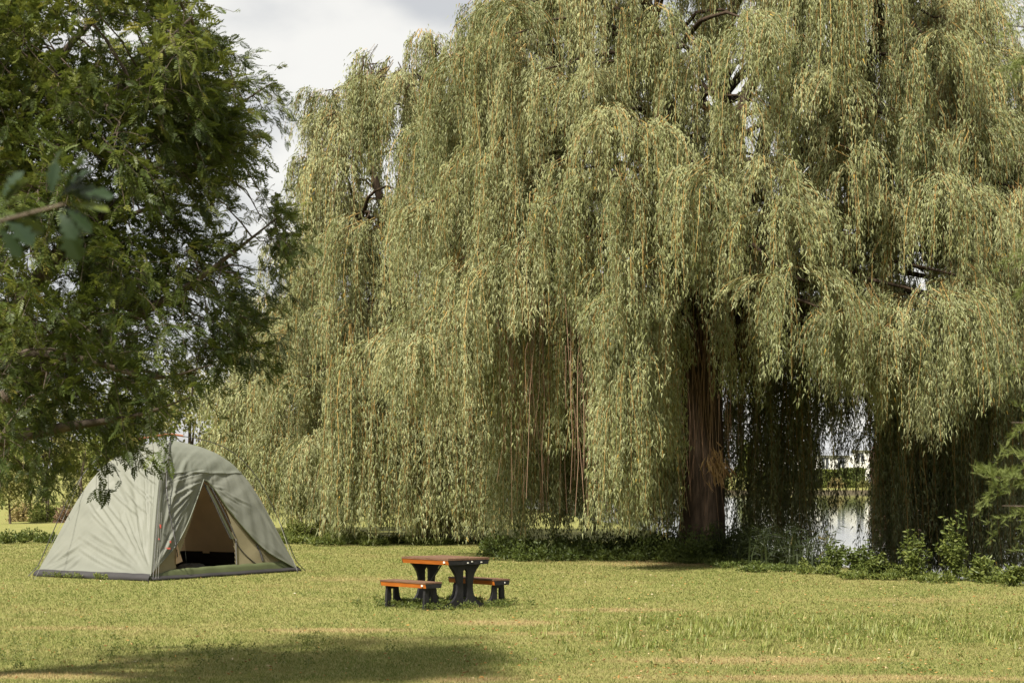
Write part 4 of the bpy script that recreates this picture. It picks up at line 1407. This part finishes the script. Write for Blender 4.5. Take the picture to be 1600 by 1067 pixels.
def far_left():
    # row at the back of the left field, 78 m and beyond
    def c(px, Y):
        return ((px - 800) / F_PX * Y, Y, 0)
    small_tree('field_tree', 'pale olive young tree at the far left edge of the field', c(16, 78), 2.6, 0.95, 2600, 0.13, 'shrub_pale', 101, trunk_frac=0.15)
    small_tree('field_tree', 'thin dark-stemmed young tree in the gap behind the tent', c(46, 84), 2.9, 0.7, 1500, 0.12, 'shrub_green', 102, trunk_frac=0.45)
    shrub('field_shrub', 'straw-yellow low shrub under the thin young tree', 'shrub', c(34, 82), (1.0, 0.8, 1.1), 1900, 0.12, 'shrub_tan', 103)
    shrub('field_shrub', 'rounded olive green shrub just left of the tent slope', 'shrub', c(74, 80), (0.75, 0.7, 1.45), 2200, 0.12, 'shrub_green', 104)
    shrub('field_shrub', 'reddish brown shrub touching the tent outline', 'shrub', c(97, 79), (0.55, 0.5, 1.15), 1500, 0.11, 'shrub_brown', 105)
    shrub('field_shrub', 'tall yellow-green shrub behind the tent shoulder', 'shrub', c(118, 82), (0.85, 0.8, 2.4), 2400, 0.13, 'shrub_pale', 106)
    shrub('field_shrub', 'pale bush half hidden behind the tent left wall', 'shrub', c(160, 84), (1.4, 1.0, 2.3), 2600, 0.14, 'shrub_pale', 107)
    # weedy fringe at the lawn's back edge
    rng = np.random.default_rng(60)
    mb = MB()
    for px in np.arange(-60, 118, 9):
        p = c(px + rng.uniform(-4, 4), 57.5 + rng.uniform(-0.8, 1.5))
        leafy_mass(rng, p, (0.32, 0.3, rng.uniform(0.25, 0.55)), 330, 0.085, mb, lumps=7, upright=0.9, tone=(0.0, 0.8))
    o = mb.build('weed_fringe', M['weed'])
    tag(o, 'dark weedy fringe along the lawn edge left of the tent', 'weeds', kind='stuff')
    # right of the tent: bank with grass and tan bush
    shrub('tan_bush', 'tan dry bush between the tent roof and the willows', 'shrub', c(388, 63), (0.55, 0.5, 2.2), 2600, 0.11, 'shrub_tan', 110)
    mb = MB()
    for px in np.arange(395, 720, 11):
        p = c(px + rng.uniform(-5, 5), 56.5 + rng.uniform(-1.0, 1.4))
        leafy_mass(rng, p, (0.36, 0.3, rng.uniform(0.15, 0.36)), 300, 0.085, mb, lumps=7, upright=0.6, tone=(0.35, 1.0))
    o = mb.build('low_herbage', M['weed'])
    tag(o, 'low green herbage under the left willow curtain', 'weeds', kind='stuff')
    for k, (px, Y, r, lb) in enumerate([(478, 60.5, (1.0, 0.8, 0.95), 'bright green bramble mound right of the tent foot'), (540, 58.5, (0.75, 0.6, 0.6), 'small bramble heap below the left willow')]):
        shrub('bramble', lb, 'shrub', c(px, Y), r, 2600, 0.10, 'shrub_green', 120 + k)


far_left()


def near_bank():
    rng = np.random.default_rng(70)
    # shady herbage along the edge of the lawn, from below the willow to the right edge
    line = [(700, 852), (800, 856), (900, 864), (1000, 872), (1060, 880), (1150, 892), (1250, 902), (1350, 908), (1450, 912), (1560, 915), (1640, 918)]
    mb = MB()
    for px in np.arange(720, 1650, 8.5):
        if rng.uniform() < 0.3:
            continue
        py = np.interp(px, [l[0] for l in line], [l[1] for l in line]) - 4 + rng.uniform(-5, 3)
        p = ground_at(px, py)
        p[1] += rng.uniform(-0.2, 0.9)
        h = rng.uniform(0.05, 0.42) ** 1.3 * 1.3 * (0.75 if px < 1250 else 1.0)
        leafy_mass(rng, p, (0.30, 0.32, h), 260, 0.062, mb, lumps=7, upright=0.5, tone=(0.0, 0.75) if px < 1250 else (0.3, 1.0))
    o = mb.build('bank_herbage', M['weed'])
    tag(o, 'low leafy herbage along the bank between lawn and willow', 'weeds', kind='stuff')
    # dark-toned leaves added to make the hollow under the willow read as shade
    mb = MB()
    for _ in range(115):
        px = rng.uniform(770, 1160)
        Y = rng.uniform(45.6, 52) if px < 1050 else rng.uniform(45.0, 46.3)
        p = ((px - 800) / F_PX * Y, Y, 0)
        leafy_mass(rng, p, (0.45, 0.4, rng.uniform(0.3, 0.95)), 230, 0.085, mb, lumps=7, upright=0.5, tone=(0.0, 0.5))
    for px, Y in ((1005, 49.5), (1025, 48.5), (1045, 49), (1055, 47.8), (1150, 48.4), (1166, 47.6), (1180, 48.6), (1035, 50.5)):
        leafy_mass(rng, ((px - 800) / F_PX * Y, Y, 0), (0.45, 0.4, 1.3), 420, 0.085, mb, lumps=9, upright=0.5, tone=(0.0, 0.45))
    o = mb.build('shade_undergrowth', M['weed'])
    tag(o, 'dark undergrowth added to deepen the shade left of the willow trunk', 'weeds', kind='stuff')
    # leafy plants on the bank in front of the water
    plants = [(1300, 40.2, (0.40, 0.35, 0.42), 'dark leafy bank plant under the gap in the willow'), (1345, 39.4, (0.45, 0.35, 0.50), 'leafy bank plant with a leaning shoot before the pale water'),
              (1372, 38.3, (0.35, 0.3, 0.34), 'low bright plant at the lawn edge below the water gap'),
              (1425, 38.0, (0.40, 0.35, 0.62), 'light green upright weed left of the tallest bank weed'), (1492, 37.6, (0.42, 0.35, 0.88), 'tallest bright green weed on the bank near the right edge'),
              (1530, 37.2, (0.32, 0.3, 0.35), 'short weed just right of the tallest bank weed'), (1585, 36.0, (0.45, 0.3, 0.26), 'yellow-green clump on the bank at the right edge')]
    for i, (px, Y, r, lb) in enumerate(plants):
        root = empty('bank_plant', ((px - 800) / F_PX * Y, Y, 0), lb, 'plant', 'leafy plants on the pond bank')
        c = np.array([(px - 800) / F_PX * Y, Y, -0.02])
        st, lf = MB(), MB()
        for s in range(22):
            a = rng.uniform(0, 6.28)
            q = rng.uniform(0.15, 1.0)
            tip = c + np.array([r[0] * q * math.cos(a), r[1] * q * math.sin(a), r[2] * rng.uniform(0.5, 1.5) * (1.2 - 0.35 * q)])
            P = bough_path(c + rng.normal(0, 0.05, 3) * np.array([1, 1, 0]), tip, 0.04, 9, 0.015, rng)
            st.tube(P, np.linspace(0.008, 0.003, 9), 4)
            n = 34
            t = rng.uniform(0.15, 1.0, n) ** 0.8
            B = np.stack([np.interp(t, np.linspace(0, 1, 9), P[:, k]) for k in range(3)], -1)
            d = unit(rng.normal(size=(n, 3)) * np.array([1, 1, 0.5]) + np.array([0, 0, 0.05]))
            L = rng.uniform(0.06, 0.12, n)
            lf.quads(leaf_quads(B, d, L, L * 0.45, rng), rng.uniform(0.25, 1.0, n) if px > 1365 else rng.uniform(0, 0.6, n))
        st.build('stem', M['weed'], root)
        lf.build('foliage', M['weed'], root, kind='stuff')
    # dark reeds in clumps around the trunk's foot
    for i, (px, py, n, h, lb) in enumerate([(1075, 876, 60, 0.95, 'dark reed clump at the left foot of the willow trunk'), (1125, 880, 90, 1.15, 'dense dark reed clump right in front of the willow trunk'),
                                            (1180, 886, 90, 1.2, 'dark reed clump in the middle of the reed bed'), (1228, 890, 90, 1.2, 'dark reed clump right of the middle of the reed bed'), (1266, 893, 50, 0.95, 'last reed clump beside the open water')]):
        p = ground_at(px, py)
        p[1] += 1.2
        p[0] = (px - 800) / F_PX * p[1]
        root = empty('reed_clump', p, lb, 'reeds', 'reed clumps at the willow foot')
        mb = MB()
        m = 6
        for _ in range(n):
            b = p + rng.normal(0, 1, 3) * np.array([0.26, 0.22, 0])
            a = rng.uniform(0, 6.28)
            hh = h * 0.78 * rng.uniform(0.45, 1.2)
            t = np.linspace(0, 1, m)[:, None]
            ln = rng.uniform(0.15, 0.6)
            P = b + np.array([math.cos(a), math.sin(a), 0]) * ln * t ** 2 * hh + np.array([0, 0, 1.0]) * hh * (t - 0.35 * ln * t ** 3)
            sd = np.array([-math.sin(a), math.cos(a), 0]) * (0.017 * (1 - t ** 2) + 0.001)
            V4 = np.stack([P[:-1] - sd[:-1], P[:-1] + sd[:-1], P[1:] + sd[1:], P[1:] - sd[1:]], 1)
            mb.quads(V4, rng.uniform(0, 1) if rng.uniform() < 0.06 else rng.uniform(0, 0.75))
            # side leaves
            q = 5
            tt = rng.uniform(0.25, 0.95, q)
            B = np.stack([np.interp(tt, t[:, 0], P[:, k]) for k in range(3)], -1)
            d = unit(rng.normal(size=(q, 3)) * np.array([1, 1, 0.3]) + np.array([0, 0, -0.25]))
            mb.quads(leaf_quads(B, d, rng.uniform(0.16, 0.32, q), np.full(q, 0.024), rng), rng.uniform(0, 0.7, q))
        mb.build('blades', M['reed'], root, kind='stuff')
    # the yellowing cane plant before the water gap
    p = ground_at(1292, 893)
    root = empty('cane_plant', p, 'thin yellowing cane with drooping leaves before the open water', 'plant')
    st, lf = MB(), MB()
    for s in range(7):
        tip = p + np.array([rng.uniform(-0.25, 0.35), rng.uniform(-0.1, 0.1), rng.uniform(0.5, 0.95)])
        P = bough_path(p, tip, 0.06, 8, 0.01, rng)
        st.tube(P, np.linspace(0.006, 0.003, 8), 4)
        n = 9
        B = P[rng.integers(3, 8, n)]
        d = unit(rng.normal(size=(n, 3)) * np.array([1, 0.6, 0.3]) + np.array([0, 0, -0.7]))
        lf.quads(leaf_quads(B, d, rng.uniform(0.12, 0.22, n), np.full(n, 0.024), rng), rng.uniform(0.6, 1.0, n))
    st.build('cane', M['reed'], root)
    lf.build('foliage', M['reed'], root, kind='stuff')


near_bank()


# ------------------------------------------------------------------ far shore: houses, hedges, shrubs, trees
def far_shore():
    rng = np.random.default_rng(80)
    white = plain_mat('house_render', (0.58, 0.57, 0.53), (0.70, 0.69, 0.65), 0.6, 0.8)
    slate = plain_mat('slate_roof', (0.13, 0.14, 0.155), (0.24, 0.25, 0.27), 1.2, 0.7, bump=0.3, bscale=6, stretch=(1, 1, 5))
    brick = plain_mat('brick_wall', (0.12, 0.05, 0.036), (0.19, 0.085, 0.06), 3.0, 0.85)
    tile = plain_mat('tile_roof', (0.12, 0.06, 0.045), (0.20, 0.11, 0.085), 1.5, 0.8)
    glass = plain_mat('window_glass', (0.03, 0.035, 0.04), (0.08, 0.085, 0.09), 2.0, 0.15, 0.6)
    trim = plain_mat('window_trim', (0.70, 0.70, 0.67), (0.80, 0.80, 0.77), 2.0, 0.6)

    def house(label, px0, px1, Y, eave, ridge, depth, wall, roof, wins, chim=True, gable=False):
        x0, x1 = (px0 - 800) / F_PX * Y, (px1 - 800) / F_PX * Y
        root = empty('house', ((x0 + x1) / 2, Y + depth / 2, 0), label, 'house', 'houses across the pond')
        MB().box((x0, Y, -0.3), (x1, Y + depth, eave)).build('wall', wall, root)
        ov = 0.35
        mb = MB()
        A = [(x0 - ov, Y - ov, eave - 0.15), (x1 + ov, Y - ov, eave - 0.15), (x1 + ov, Y + depth + ov, eave - 0.15), (x0 - ov, Y + depth + ov, eave - 0.15), (x0 - ov, Y + depth / 2, ridge), (x1 + ov, Y + depth / 2, ridge)]
        mb.add(A, [(0, 1, 5, 4), (2, 3, 4, 5)])
        mb.add(A, [(0, 4, 3), (1, 2, 5)])
        mb.add(A, [(3, 2, 1, 0)])
        rf = mb.build('roof', roof, root)
        if chim:
            cxx = x0 + (x1 - x0) * 0.28
            MB().box((cxx - 0.5, Y + depth / 2 - 0.45, ridge - 0.8), (cxx + 0.5, Y + depth / 2 + 0.45, ridge + 1.1)).build('chimney', brick if wall is brick else white, rf)
        for fx_, z0, w, h in wins:
            xc = x0 + (x1 - x0) * fx_
            wd = MB().box((xc - w / 2, Y - 0.03, z0), (xc + w / 2, Y + 0.05, z0 + h)).build('window', glass, root)
            fr = MB()
            t = 0.09
            fr.box((xc - w / 2 - t, Y - 0.08, z0 - t), (xc + w / 2 + t, Y - 0.005, z0))
            fr.box((xc - w / 2 - t, Y - 0.08, z0 + h), (xc + w / 2 + t, Y - 0.005, z0 + h + t))
            fr.box((xc - w / 2 - t, Y - 0.08, z0), (xc - w / 2, Y - 0.005, z0 + h))
            fr.box((xc + w / 2, Y - 0.08, z0), (xc + w / 2 + t, Y - 0.005, z0 + h))
            fr.box((xc - 0.035, Y - 0.07, z0), (xc + 0.035, Y - 0.032, z0 + h))
            fr.build('frame', trim, wd)
    W = [(0.12, 2.2, 0.9, 1.5), (0.32, 2.2, 0.9, 1.5), (0.52, 2.2, 0.9, 1.5), (0.72, 2.2, 0.9, 1.5), (0.9, 2.2, 0.9, 1.5), (0.2, 0.3, 1.0, 1.3), (0.62, 0.3, 1.0, 1.3)]
    house('white house with slate roof and white chimney across the pond', 1190, 1328, 262, 4.1, 6.6, 8, white, slate, W)
    house('red brick house with tiled roof right of the white one', 1378, 1460, 258, 3.3, 5.6, 8, brick, tile, [(0.15, 1.9, 0.9, 1.3), (0.4, 1.9, 0.9, 1.3), (0.65, 1.9, 0.9, 1.3), (0.87, 1.9, 0.9, 1.3)])
    house('long pale house with grey roof behind the brick house', 1300, 1520, 285, 5.0, 7.6, 8, white, slate, [(0.08, 3.2, 1.0, 1.3), (0.2, 3.2, 1.0, 1.3), (0.32, 3.2, 1.0, 1.3), (0.44, 3.2, 1.0, 1.3), (0.6, 3.2, 1.0, 1.3), (0.8, 3.2, 1.0, 1.3)], chim=False)
    # clipped hedges: rounded boxes of leaves
    for k, (px0, px1, h, Y, mat, lb) in enumerate([(1276, 1311, 2.0, 247, 'shrub_green', 'square clipped green hedge below the white house'), (1312, 1352, 2.2, 250, 'weed', 'dark clipped hedge before the brick house'),
                                                   (1180, 1272, 1.8, 249, 'shrub_green', 'long green hedge left of the white house front')]):
        x0, x1 = (px0 - 800) / F_PX * Y, (px1 - 800) / F_PX * Y
        root = empty('hedge', ((x0 + x1) / 2, Y, 0), lb, 'hedge')
        n = int(2200 * max(1, (x1 - x0) / 3))
        P = np.stack([rng.uniform(x0, x1, n), Y + rng.uniform(-0.7, 0.7, n), rng.uniform(0, h, n)], -1)
        f = rng.integers(0, 3, n)
        P[f == 0, 1] = Y - 0.7 + rng.normal(0, 0.05, (f == 0).sum())
        P[f == 1, 2] = h + rng.normal(0, 0.05, (f == 1).sum())
        mb = MB().quads(leaf_quads(P, unit(rng.normal(size=(n, 3))), rng.uniform(0.15, 0.3, n), rng.uniform(0.1, 0.18, n), rng), rng.uniform(0, 1, n))
        mb.build('foliage', M[mat], root, kind='stuff')
        MB().box((x0 + 0.1, Y - 0.6, -0.1), (x1 - 0.1, Y + 0.6, h - 0.1)).build('dense_core', plain_mat('hedge_core', (0.03, 0.04, 0.012), (0.06, 0.075, 0.02), 3.0), root)
    specs = [(1284, 239, (1.2, 0.8, 1.0), 'shrub_green', 'green shore shrub below the clipped hedge'), (1308, 239, (1.4, 0.9, 1.4), 'shrub_tan', 'pale round shrub on the far shore'), (1330, 240, (1.1, 0.8, 1.2), 'shrub_green', 'green shore shrub right of the pale round one'),
             (1352, 239, (1.2, 0.9, 1.6), 'shrub_pale', 'pale grassy shrub at the right of the shore gap'), (1262, 240, (1.3, 0.8, 1.2), 'shrub_green', 'green shrub left of the shore gap'), (1380, 240, (1.6, 0.9, 1.5), 'shrub_pale', 'pale shrub behind the dark willow curtain')]
    for k, (px, Y, r, mat, lb) in enumerate(specs):
        shrub('shore_shrub', lb, 'shrub', ((px - 800) / F_PX * Y, Y, 0), r, 1300, 0.24, mat, 200 + k, group='shrubs on the far shore')
    # wooded skyline behind everything, one mass
    fm, tm = MB(), MB()
    for i in range(64):
        Y = rng.uniform(300, 360)
        x = -120 + i * 5.6 + rng.uniform(-2, 2)
        h = rng.uniform(6.5, 10.5) * (0.75 if 90 < x * 3200 / Y / 3 < 210 else 1.0)
        n = 520
        lumps = 12
        L = unit(rng.normal(size=(lumps, 3))) * rng.uniform(0.3, 0.8, (lumps, 1)) * np.array([h * 0.42, h * 0.4, h * 0.42])
        k = rng.integers(0, lumps, n)
        v = unit(rng.normal(size=(n, 3)))
        P = np.array([x, Y, h * 0.52]) + L[k] + v * h * 0.2 * rng.uniform(0.5, 1, (n, 1))
        P[:, 2] = np.maximum(P[:, 2], 0.1)
        ln = rng.uniform(0.7, 1.3, n)
        fm.quads(leaf_quads(P, unit(rng.normal(size=(n, 3))), ln, ln * 0.6, rng), np.clip(rng.uniform(0, 1, n) * 0.6 + rng.uniform(0, 0.4), 0, 1))
    o = fm.build('distant_woodland', M['shrub_green'])
    tag(o, 'distant band of woodland along the skyline behind the pond and field', 'woodland', kind='stuff')
    # nearer trees on the left skyline, behind the shrubs of the field
    for k, (px, Y, h, r, mat, lb) in enumerate([(-30, 120, 8, 3.4, 'shrub_green', 'broad green tree beyond the field at the left edge'), (70, 128, 9, 3.6, 'shrub_pale', 'pale tree beyond the field above the brown shrub'), (190, 124, 8.5, 3.5, 'shrub_green', 'green tree beyond the field behind the tent'),
                                                (300, 130, 9, 3.6, 'shrub_pale', 'pale green tree beyond the field behind the tent roof'), (400, 118, 7.5, 3.2, 'shrub_green', 'green tree beyond the field right of the tent')]):
        small_tree('field_tree', lb, ((px - 800) / F_PX * Y, Y, 0), h, r, 3200, 0.30, mat, 300 + k, trunk_frac=0.12)


far_shore()


# ------------------------------------------------------------------ out-of-focus branches near the camera
def cypress_right():
    rng = np.random.default_rng(90)
    base = np.array([3.85, 9.3, 0])
    root = empty('cypress_tree', base, 'soft-needled light green tree whose blurred branch tips enter at the right edge', 'tree')
    zz = np.linspace(-0.1, 6.5, 14)
    P = np.stack([base[0] + 0 * zz, base[1] + 0 * zz, zz], -1)
    MB().tube(P, np.linspace(0.12, 0.04, 14), 10).build('trunk', M['bark_grey'], root, smooth=True)
    tips = [(1500, 745, 8.6), (1545, 660, 8.8), (1530, 790, 8.9), (1560, 720, 8.5), (1575, 800, 9.2), (1560, 425, 8.9), (1575, 380, 9.3), (1572, 455, 8.7), (1540, 40, 8.9), (1560, 90, 9.2), (1570, 5, 8.7), (1585, 140, 9.0), (1585, 560, 9.4), (1590, 640, 9.0), (1592, 250, 9.4), (1590, 860, 9.3)]
    for px, py, Y in tips:
        tip = at(px + 36, py, Y)
        P = bough_path((base[0], base[1], max(0.6, tip[2] - 0.35)), tip, 0.12, 12, 0.02, rng)
        bo = MB().tube(P, np.linspace(0.016, 0.0025, 12), 5).build('branch', M['bark_grey'], root, smooth=True)
        lf = MB()
        d0 = unit(P[-1] - P[-4])
        for s in range(44):
            t = rng.uniform(0.62, 1.0) if s < 20 else rng.uniform(0.08, 0.72)
            b = np.array([np.interp(t, np.linspace(0, 1, 12), P[:, k]) for k in range(3)])
            d = unit(d0 * 0.55 + rng.normal(0, 0.55, 3))
            ln = rng.uniform(0.10, 0.24)
            n = 55
            u = rng.uniform(0, 1, n)
            B = b + d * (u * ln)[:, None] + np.array([0, 0, -0.05]) * (u ** 2)[:, None]
            dd = unit(d * 0.8 + rng.normal(0, 0.55, (n, 3)))
            lf.quads(leaf_quads(B, dd, rng.uniform(0.025, 0.05, n), np.full(n, 0.004), rng), rng.uniform(0, 1, n))
        lf.build('needles', M['cypress'], bo, kind='stuff')


cypress_right()


def oak_left():
    rng = np.random.default_rng(95)
    base = np.array([-2.1, 3.4, 0])
    root = empty('oak_sapling', base, 'blurred oak sapling whose dark lobed leaves poke in at the left edge', 'tree')
    MB().tube(curve([(-2.1, 3.4, -0.1), (-2.08, 3.42, 1.2), (-2.02, 3.45, 2.2), (-1.98, 3.48, 3.1)], 18), np.linspace(0.045, 0.015, 19)[:len(curve([(0, 0, 0), (0, 0, 1), (0, 0, 2), (0, 0, 3)], 18))], 8).build('trunk', M['bark_grey'], root, smooth=True)
    tip = at(105, 318, 3.6)
    bp = bough_path((-2.05, 3.43, 2.0), tip, 0.05, 12, 0.006, rng)
    br = MB().tube(bp, np.linspace(0.012, 0.003, 12), 6).build('branch', M['bark_grey'], root, smooth=True)
    # lobed outline, half of it
    half = [(0.0, 0.0), (0.10, 0.035), (0.2, 0.15), (0.28, 0.08), (0.38, 0.26), (0.46, 0.13), (0.58, 0.34), (0.68, 0.17), (0.80, 0.27), (0.90, 0.14), (1.0, 0.0)]

    def leaf(p, d, up, size, tone, curl):
        d = unit(d)
        s = unit(np.cross(up, d))
        n = np.cross(d, s)
        V, F = [], []
        for sg in (1, -1):
            b0 = len(V)
            for x, w in half:
                V.append(p + size * (d * x + n * (-curl * x * x)))
            for x, w in half:
                V.append(p + size * (d * x + s * sg * w + n * (-curl * x * x + 0.18 * w)))
            m = len(half)
            for i in range(m - 1):
                F.append((b0 + i, b0 + i + 1, b0 + m + i + 1, b0 + m + i))
        MB().add(V, F, tone).build('leaf', M['oak'], br, smooth=True)
    spots = [(20, 285, 0.9, 0.1), (55, 268, 0.75, 0.15), (98, 268, 0.95, 0.25), (62, 330, -0.2, 0.2), (112, 322, 0.0, 0.95), (92, 296, 0.3, 0.5), (30, 345, -0.5, 0.2), (78, 352, -0.9, 0.1), (12, 318, 0.1, 0.9), (128, 325, -0.05, 1.0), (45, 300, 0.3, 0.3), (0, 300, 0.4, 0.2), (70, 300, 0.55, 0.05), (5, 340, -0.2, 0.85), (35, 262, 1.2, 0.1), (20, 330, -0.7, 0.1), (60, 345, -0.5, 0.3), (85, 285, 0.7, 0.05), (40, 318, 0.0, 0.15), (10, 265, 1.0, 0.1), (100, 340, -0.6, 0.2), (0, 360, -0.9, 0.1), (88, 375, -1.2, 0.15), (50, 290, 1.4, 0.0), (118, 300, 0.25, 0.15)]
    for px, py, el, tone in spots:
        p = at(px, py, 3.6 + rng.uniform(-0.05, 0.05))
        j = int(np.argmin(np.linalg.norm(bp - p, axis=1)))
        base_p = bp[j] * 0.55 + p * 0.45
        d = np.array([math.cos(el) * 0.9, rng.uniform(-0.4, 0.3), math.sin(el)])
        leaf(base_p, d, np.array([rng.uniform(-0.4, 0.4), rng.uniform(-0.9, 0.1), 0.8]), rng.uniform(0.055, 0.085), tone, rng.uniform(0.05, 0.25))
    for k in range(26):                                     # leaves higher and lower on the stem, beside the picture
        z = rng.uniform(1.3, 3.1)
        p = np.array([-2.02, 3.45, z]) + rng.normal(0, 0.03, 3)
        a = rng.uniform(0, 6.28)
        leaf(p, np.array([math.cos(a), math.sin(a), rng.uniform(-0.3, 0.5)]), np.array([0, 0, 1.0]), rng.uniform(0.07, 0.1), rng.uniform(0, 1), 0.15)


oak_left()


# ------------------------------------------------------------------ grass and litter on the lawn
def build_grass():
    rng = np.random.default_rng(100)
    n = 400000
    d = np.exp(rng.uniform(math.log(18.6), math.log(58.0), n))
    x = rng.uniform(-0.28, 0.28, n) * d
    keep = ~inside(POND, x, d)
    Fp, Lp, Rp = ground_at(235, 908), ground_at(55, 900), ground_at(467, 892)
    tent = [Fp[:2], Lp[:2], (Lp + Rp - Fp)[:2], Rp[:2]]
    keep &= ~inside(tent, x, d)
    x, d = x[keep], d[keep]
    n = len(x)
    px, py = 800 + x / d * F_PX, H_PX + EYE / d * F_PX
    # a coarser, taller belt of grass on the right
    coarse = np.exp(-((py - 985) / 26) ** 2) * np.clip((px - 820) / 160, 0, 1)
    clump = 0.5 + 0.5 * np.sin(x * 5.1 + np.sin(d * 3.7) * 2) * np.sin(d * 4.3 + np.sin(x * 2.9) * 2)
    cs = coarse * clump * (rng.uniform(size=n) < 0.55)
    h = rng.uniform(0.016, 0.038, n) * (0.85 + 0.3 * clump) + 0.02 * cs
    # rank growth against the table's feet and the tent's hem
    td = np.hypot((x + 1.0), (d - 30.62))
    h += 0.03 * np.exp(-(td / 0.8) ** 2)
    a = rng.uniform(0, 6.28, n)
    w = rng.uniform(0.004, 0.009, n) * (d / 28) + 0.006 * cs
    lean = rng.uniform(0.2, 1.1, n) * h
    la = rng.uniform(0, 6.28, n)
    B = np.stack([x, d, ground_z(x, d) - 0.003], -1)
    sd = np.stack([np.cos(a) * w, np.sin(a) * w, 0 * w], -1)
    tip = B + np.stack([np.cos(la) * lean, np.sin(la) * lean, h], -1)
    tone = np.clip(rng.normal(0.52, 0.30, n) - 0.15 * cs, 0, 1)
    o = MB().tris(np.stack([B - sd, B + sd, tip], 1), tone).build('grass', M['blade'])
    tag(o, 'short dry grass blades covering the lawn', 'grass', kind='stuff')
    # coarse tufts in the unmown belt on the right
    mb = MB()
    for _ in range(900):
        px = rng.uniform(830, 1640)
        py = rng.normal(988, 15) + 6 * math.sin(px * 0.02)
        if py > 1030 or (px < 960 and rng.uniform() < 0.6) or math.sin(px * 0.031 + 1.0) * math.sin(py * 0.12 + px * 0.011) < rng.uniform(-0.9, 0.35):
            continue
        p = ground_at(px, py)
        k = rng.integers(5, 16)
        a = rng.uniform(0, 6.28, k)
        hh = rng.uniform(0.04, 0.13, k)
        b = p + np.stack([rng.normal(0, 0.035, k), rng.normal(0, 0.035, k), 0 * a], -1)
        t_ = b + np.stack([np.cos(a) * hh * 0.6, np.sin(a) * hh * 0.6, hh], -1)
        sd_ = np.stack([-np.sin(a), np.cos(a), 0 * a], -1) * rng.uniform(0.005, 0.010, (k, 1))
        mb.tris(np.stack([b - sd_, b + sd_, t_], 1), np.clip(rng.uniform(0.2, 1.0, k), 0, 1))
    o = mb.build('coarse_grass', M['coarse'])
    tag(o, 'tufts of coarse bright grass in a belt across the right of the lawn', 'grass', kind='stuff')
    # clover and weeds round the table
    mb = MB()
    rz = math.radians(41)
    for _ in range(120):
        u, v = rng.uniform(-0.95, 0.95), rng.normal(0, 0.30) + rng.choice([-0.45, 0.45])
        p = np.array([-1.0 + u * math.cos(rz) - v * math.sin(rz), 30.62 + u * math.sin(rz) + v * math.cos(rz), 0])
        leafy_mass(rng, p, (0.10, 0.10, rng.uniform(0.015, 0.06)), 55, 0.034, mb, lumps=4, upright=0.6, tone=(0.1, 0.9))
    o = mb.build('clover', M['weed'])
    tag(o, 'clover and weeds growing round the picnic table feet', 'weeds', kind='stuff')
    # weeds at the tent's front edge
    mb = MB()
    for _ in range(11):
        t = rng.uniform(0, 1)
        p = Fp * (1 - t) + Lp * t + np.array([rng.uniform(-0.1, 0.1), -0.12 + rng.uniform(-0.1, 0.02), 0])
        leafy_mass(rng, p, (0.09, 0.07, rng.uniform(0.03, 0.08)), 45, 0.04, mb, lumps=4, upright=0.6, tone=(0.5, 1.0))
    o = mb.build('hem_weeds', M['weed'])
    tag(o, 'small green weeds along the hem of the tent', 'weeds', kind='stuff')
    # broad-leaved weeds scattered in the coarse belt and the shade on the left
    mb = MB()
    for _ in range(260):
        p = ground_at(rng.uniform(-20, 520), rng.normal(1022, 14)) if rng.uniform() < 0.35 else ground_at(rng.uniform(0, 1620), rng.uniform(915, 1062))
        leafy_mass(rng, p, (0.07, 0.07, 0.025), 16, 0.03, mb, lumps=3, upright=0.3, tone=(0.2, 0.9))
    o = mb.build('lawn_weeds', M['weed'])
    tag(o, 'small broad-leaved weeds scattered through the lawn', 'weeds', kind='stuff')
    # fallen leaves
    m = 2600
    py = rng.uniform(868, 1066, m)
    px = np.where(rng.uniform(size=m) < 0.6, rng.uniform(700, 1620, m), rng.uniform(-20, 1620, m))
    Y = EYE * F_PX / (py - H_PX)
    x = (px - 800) / F_PX * Y
    ok = ~inside(POND, x, Y) & ~inside(tent, x, Y)
    x, Y = x[ok], Y[ok]
    m = len(x)
    B = np.stack([x, Y, np.full(m, 0.022)], -1) + rng.normal(0, 0.004, (m, 3))
    dd = unit(rng.normal(size=(m, 3)) * np.array([1, 1, 0.25]))
    ln = rng.uniform(0.018, 0.055, m)
    o = MB().quads(leaf_quads(B, dd, ln, ln * 0.4, rng), rng.uniform(0, 0.93, m) ** 1.9).build('fallen_leaves', M['litter'])
    tag(o, 'tiny fallen willow leaves sprinkled over the lawn', 'leaves', kind='stuff')


build_grass()
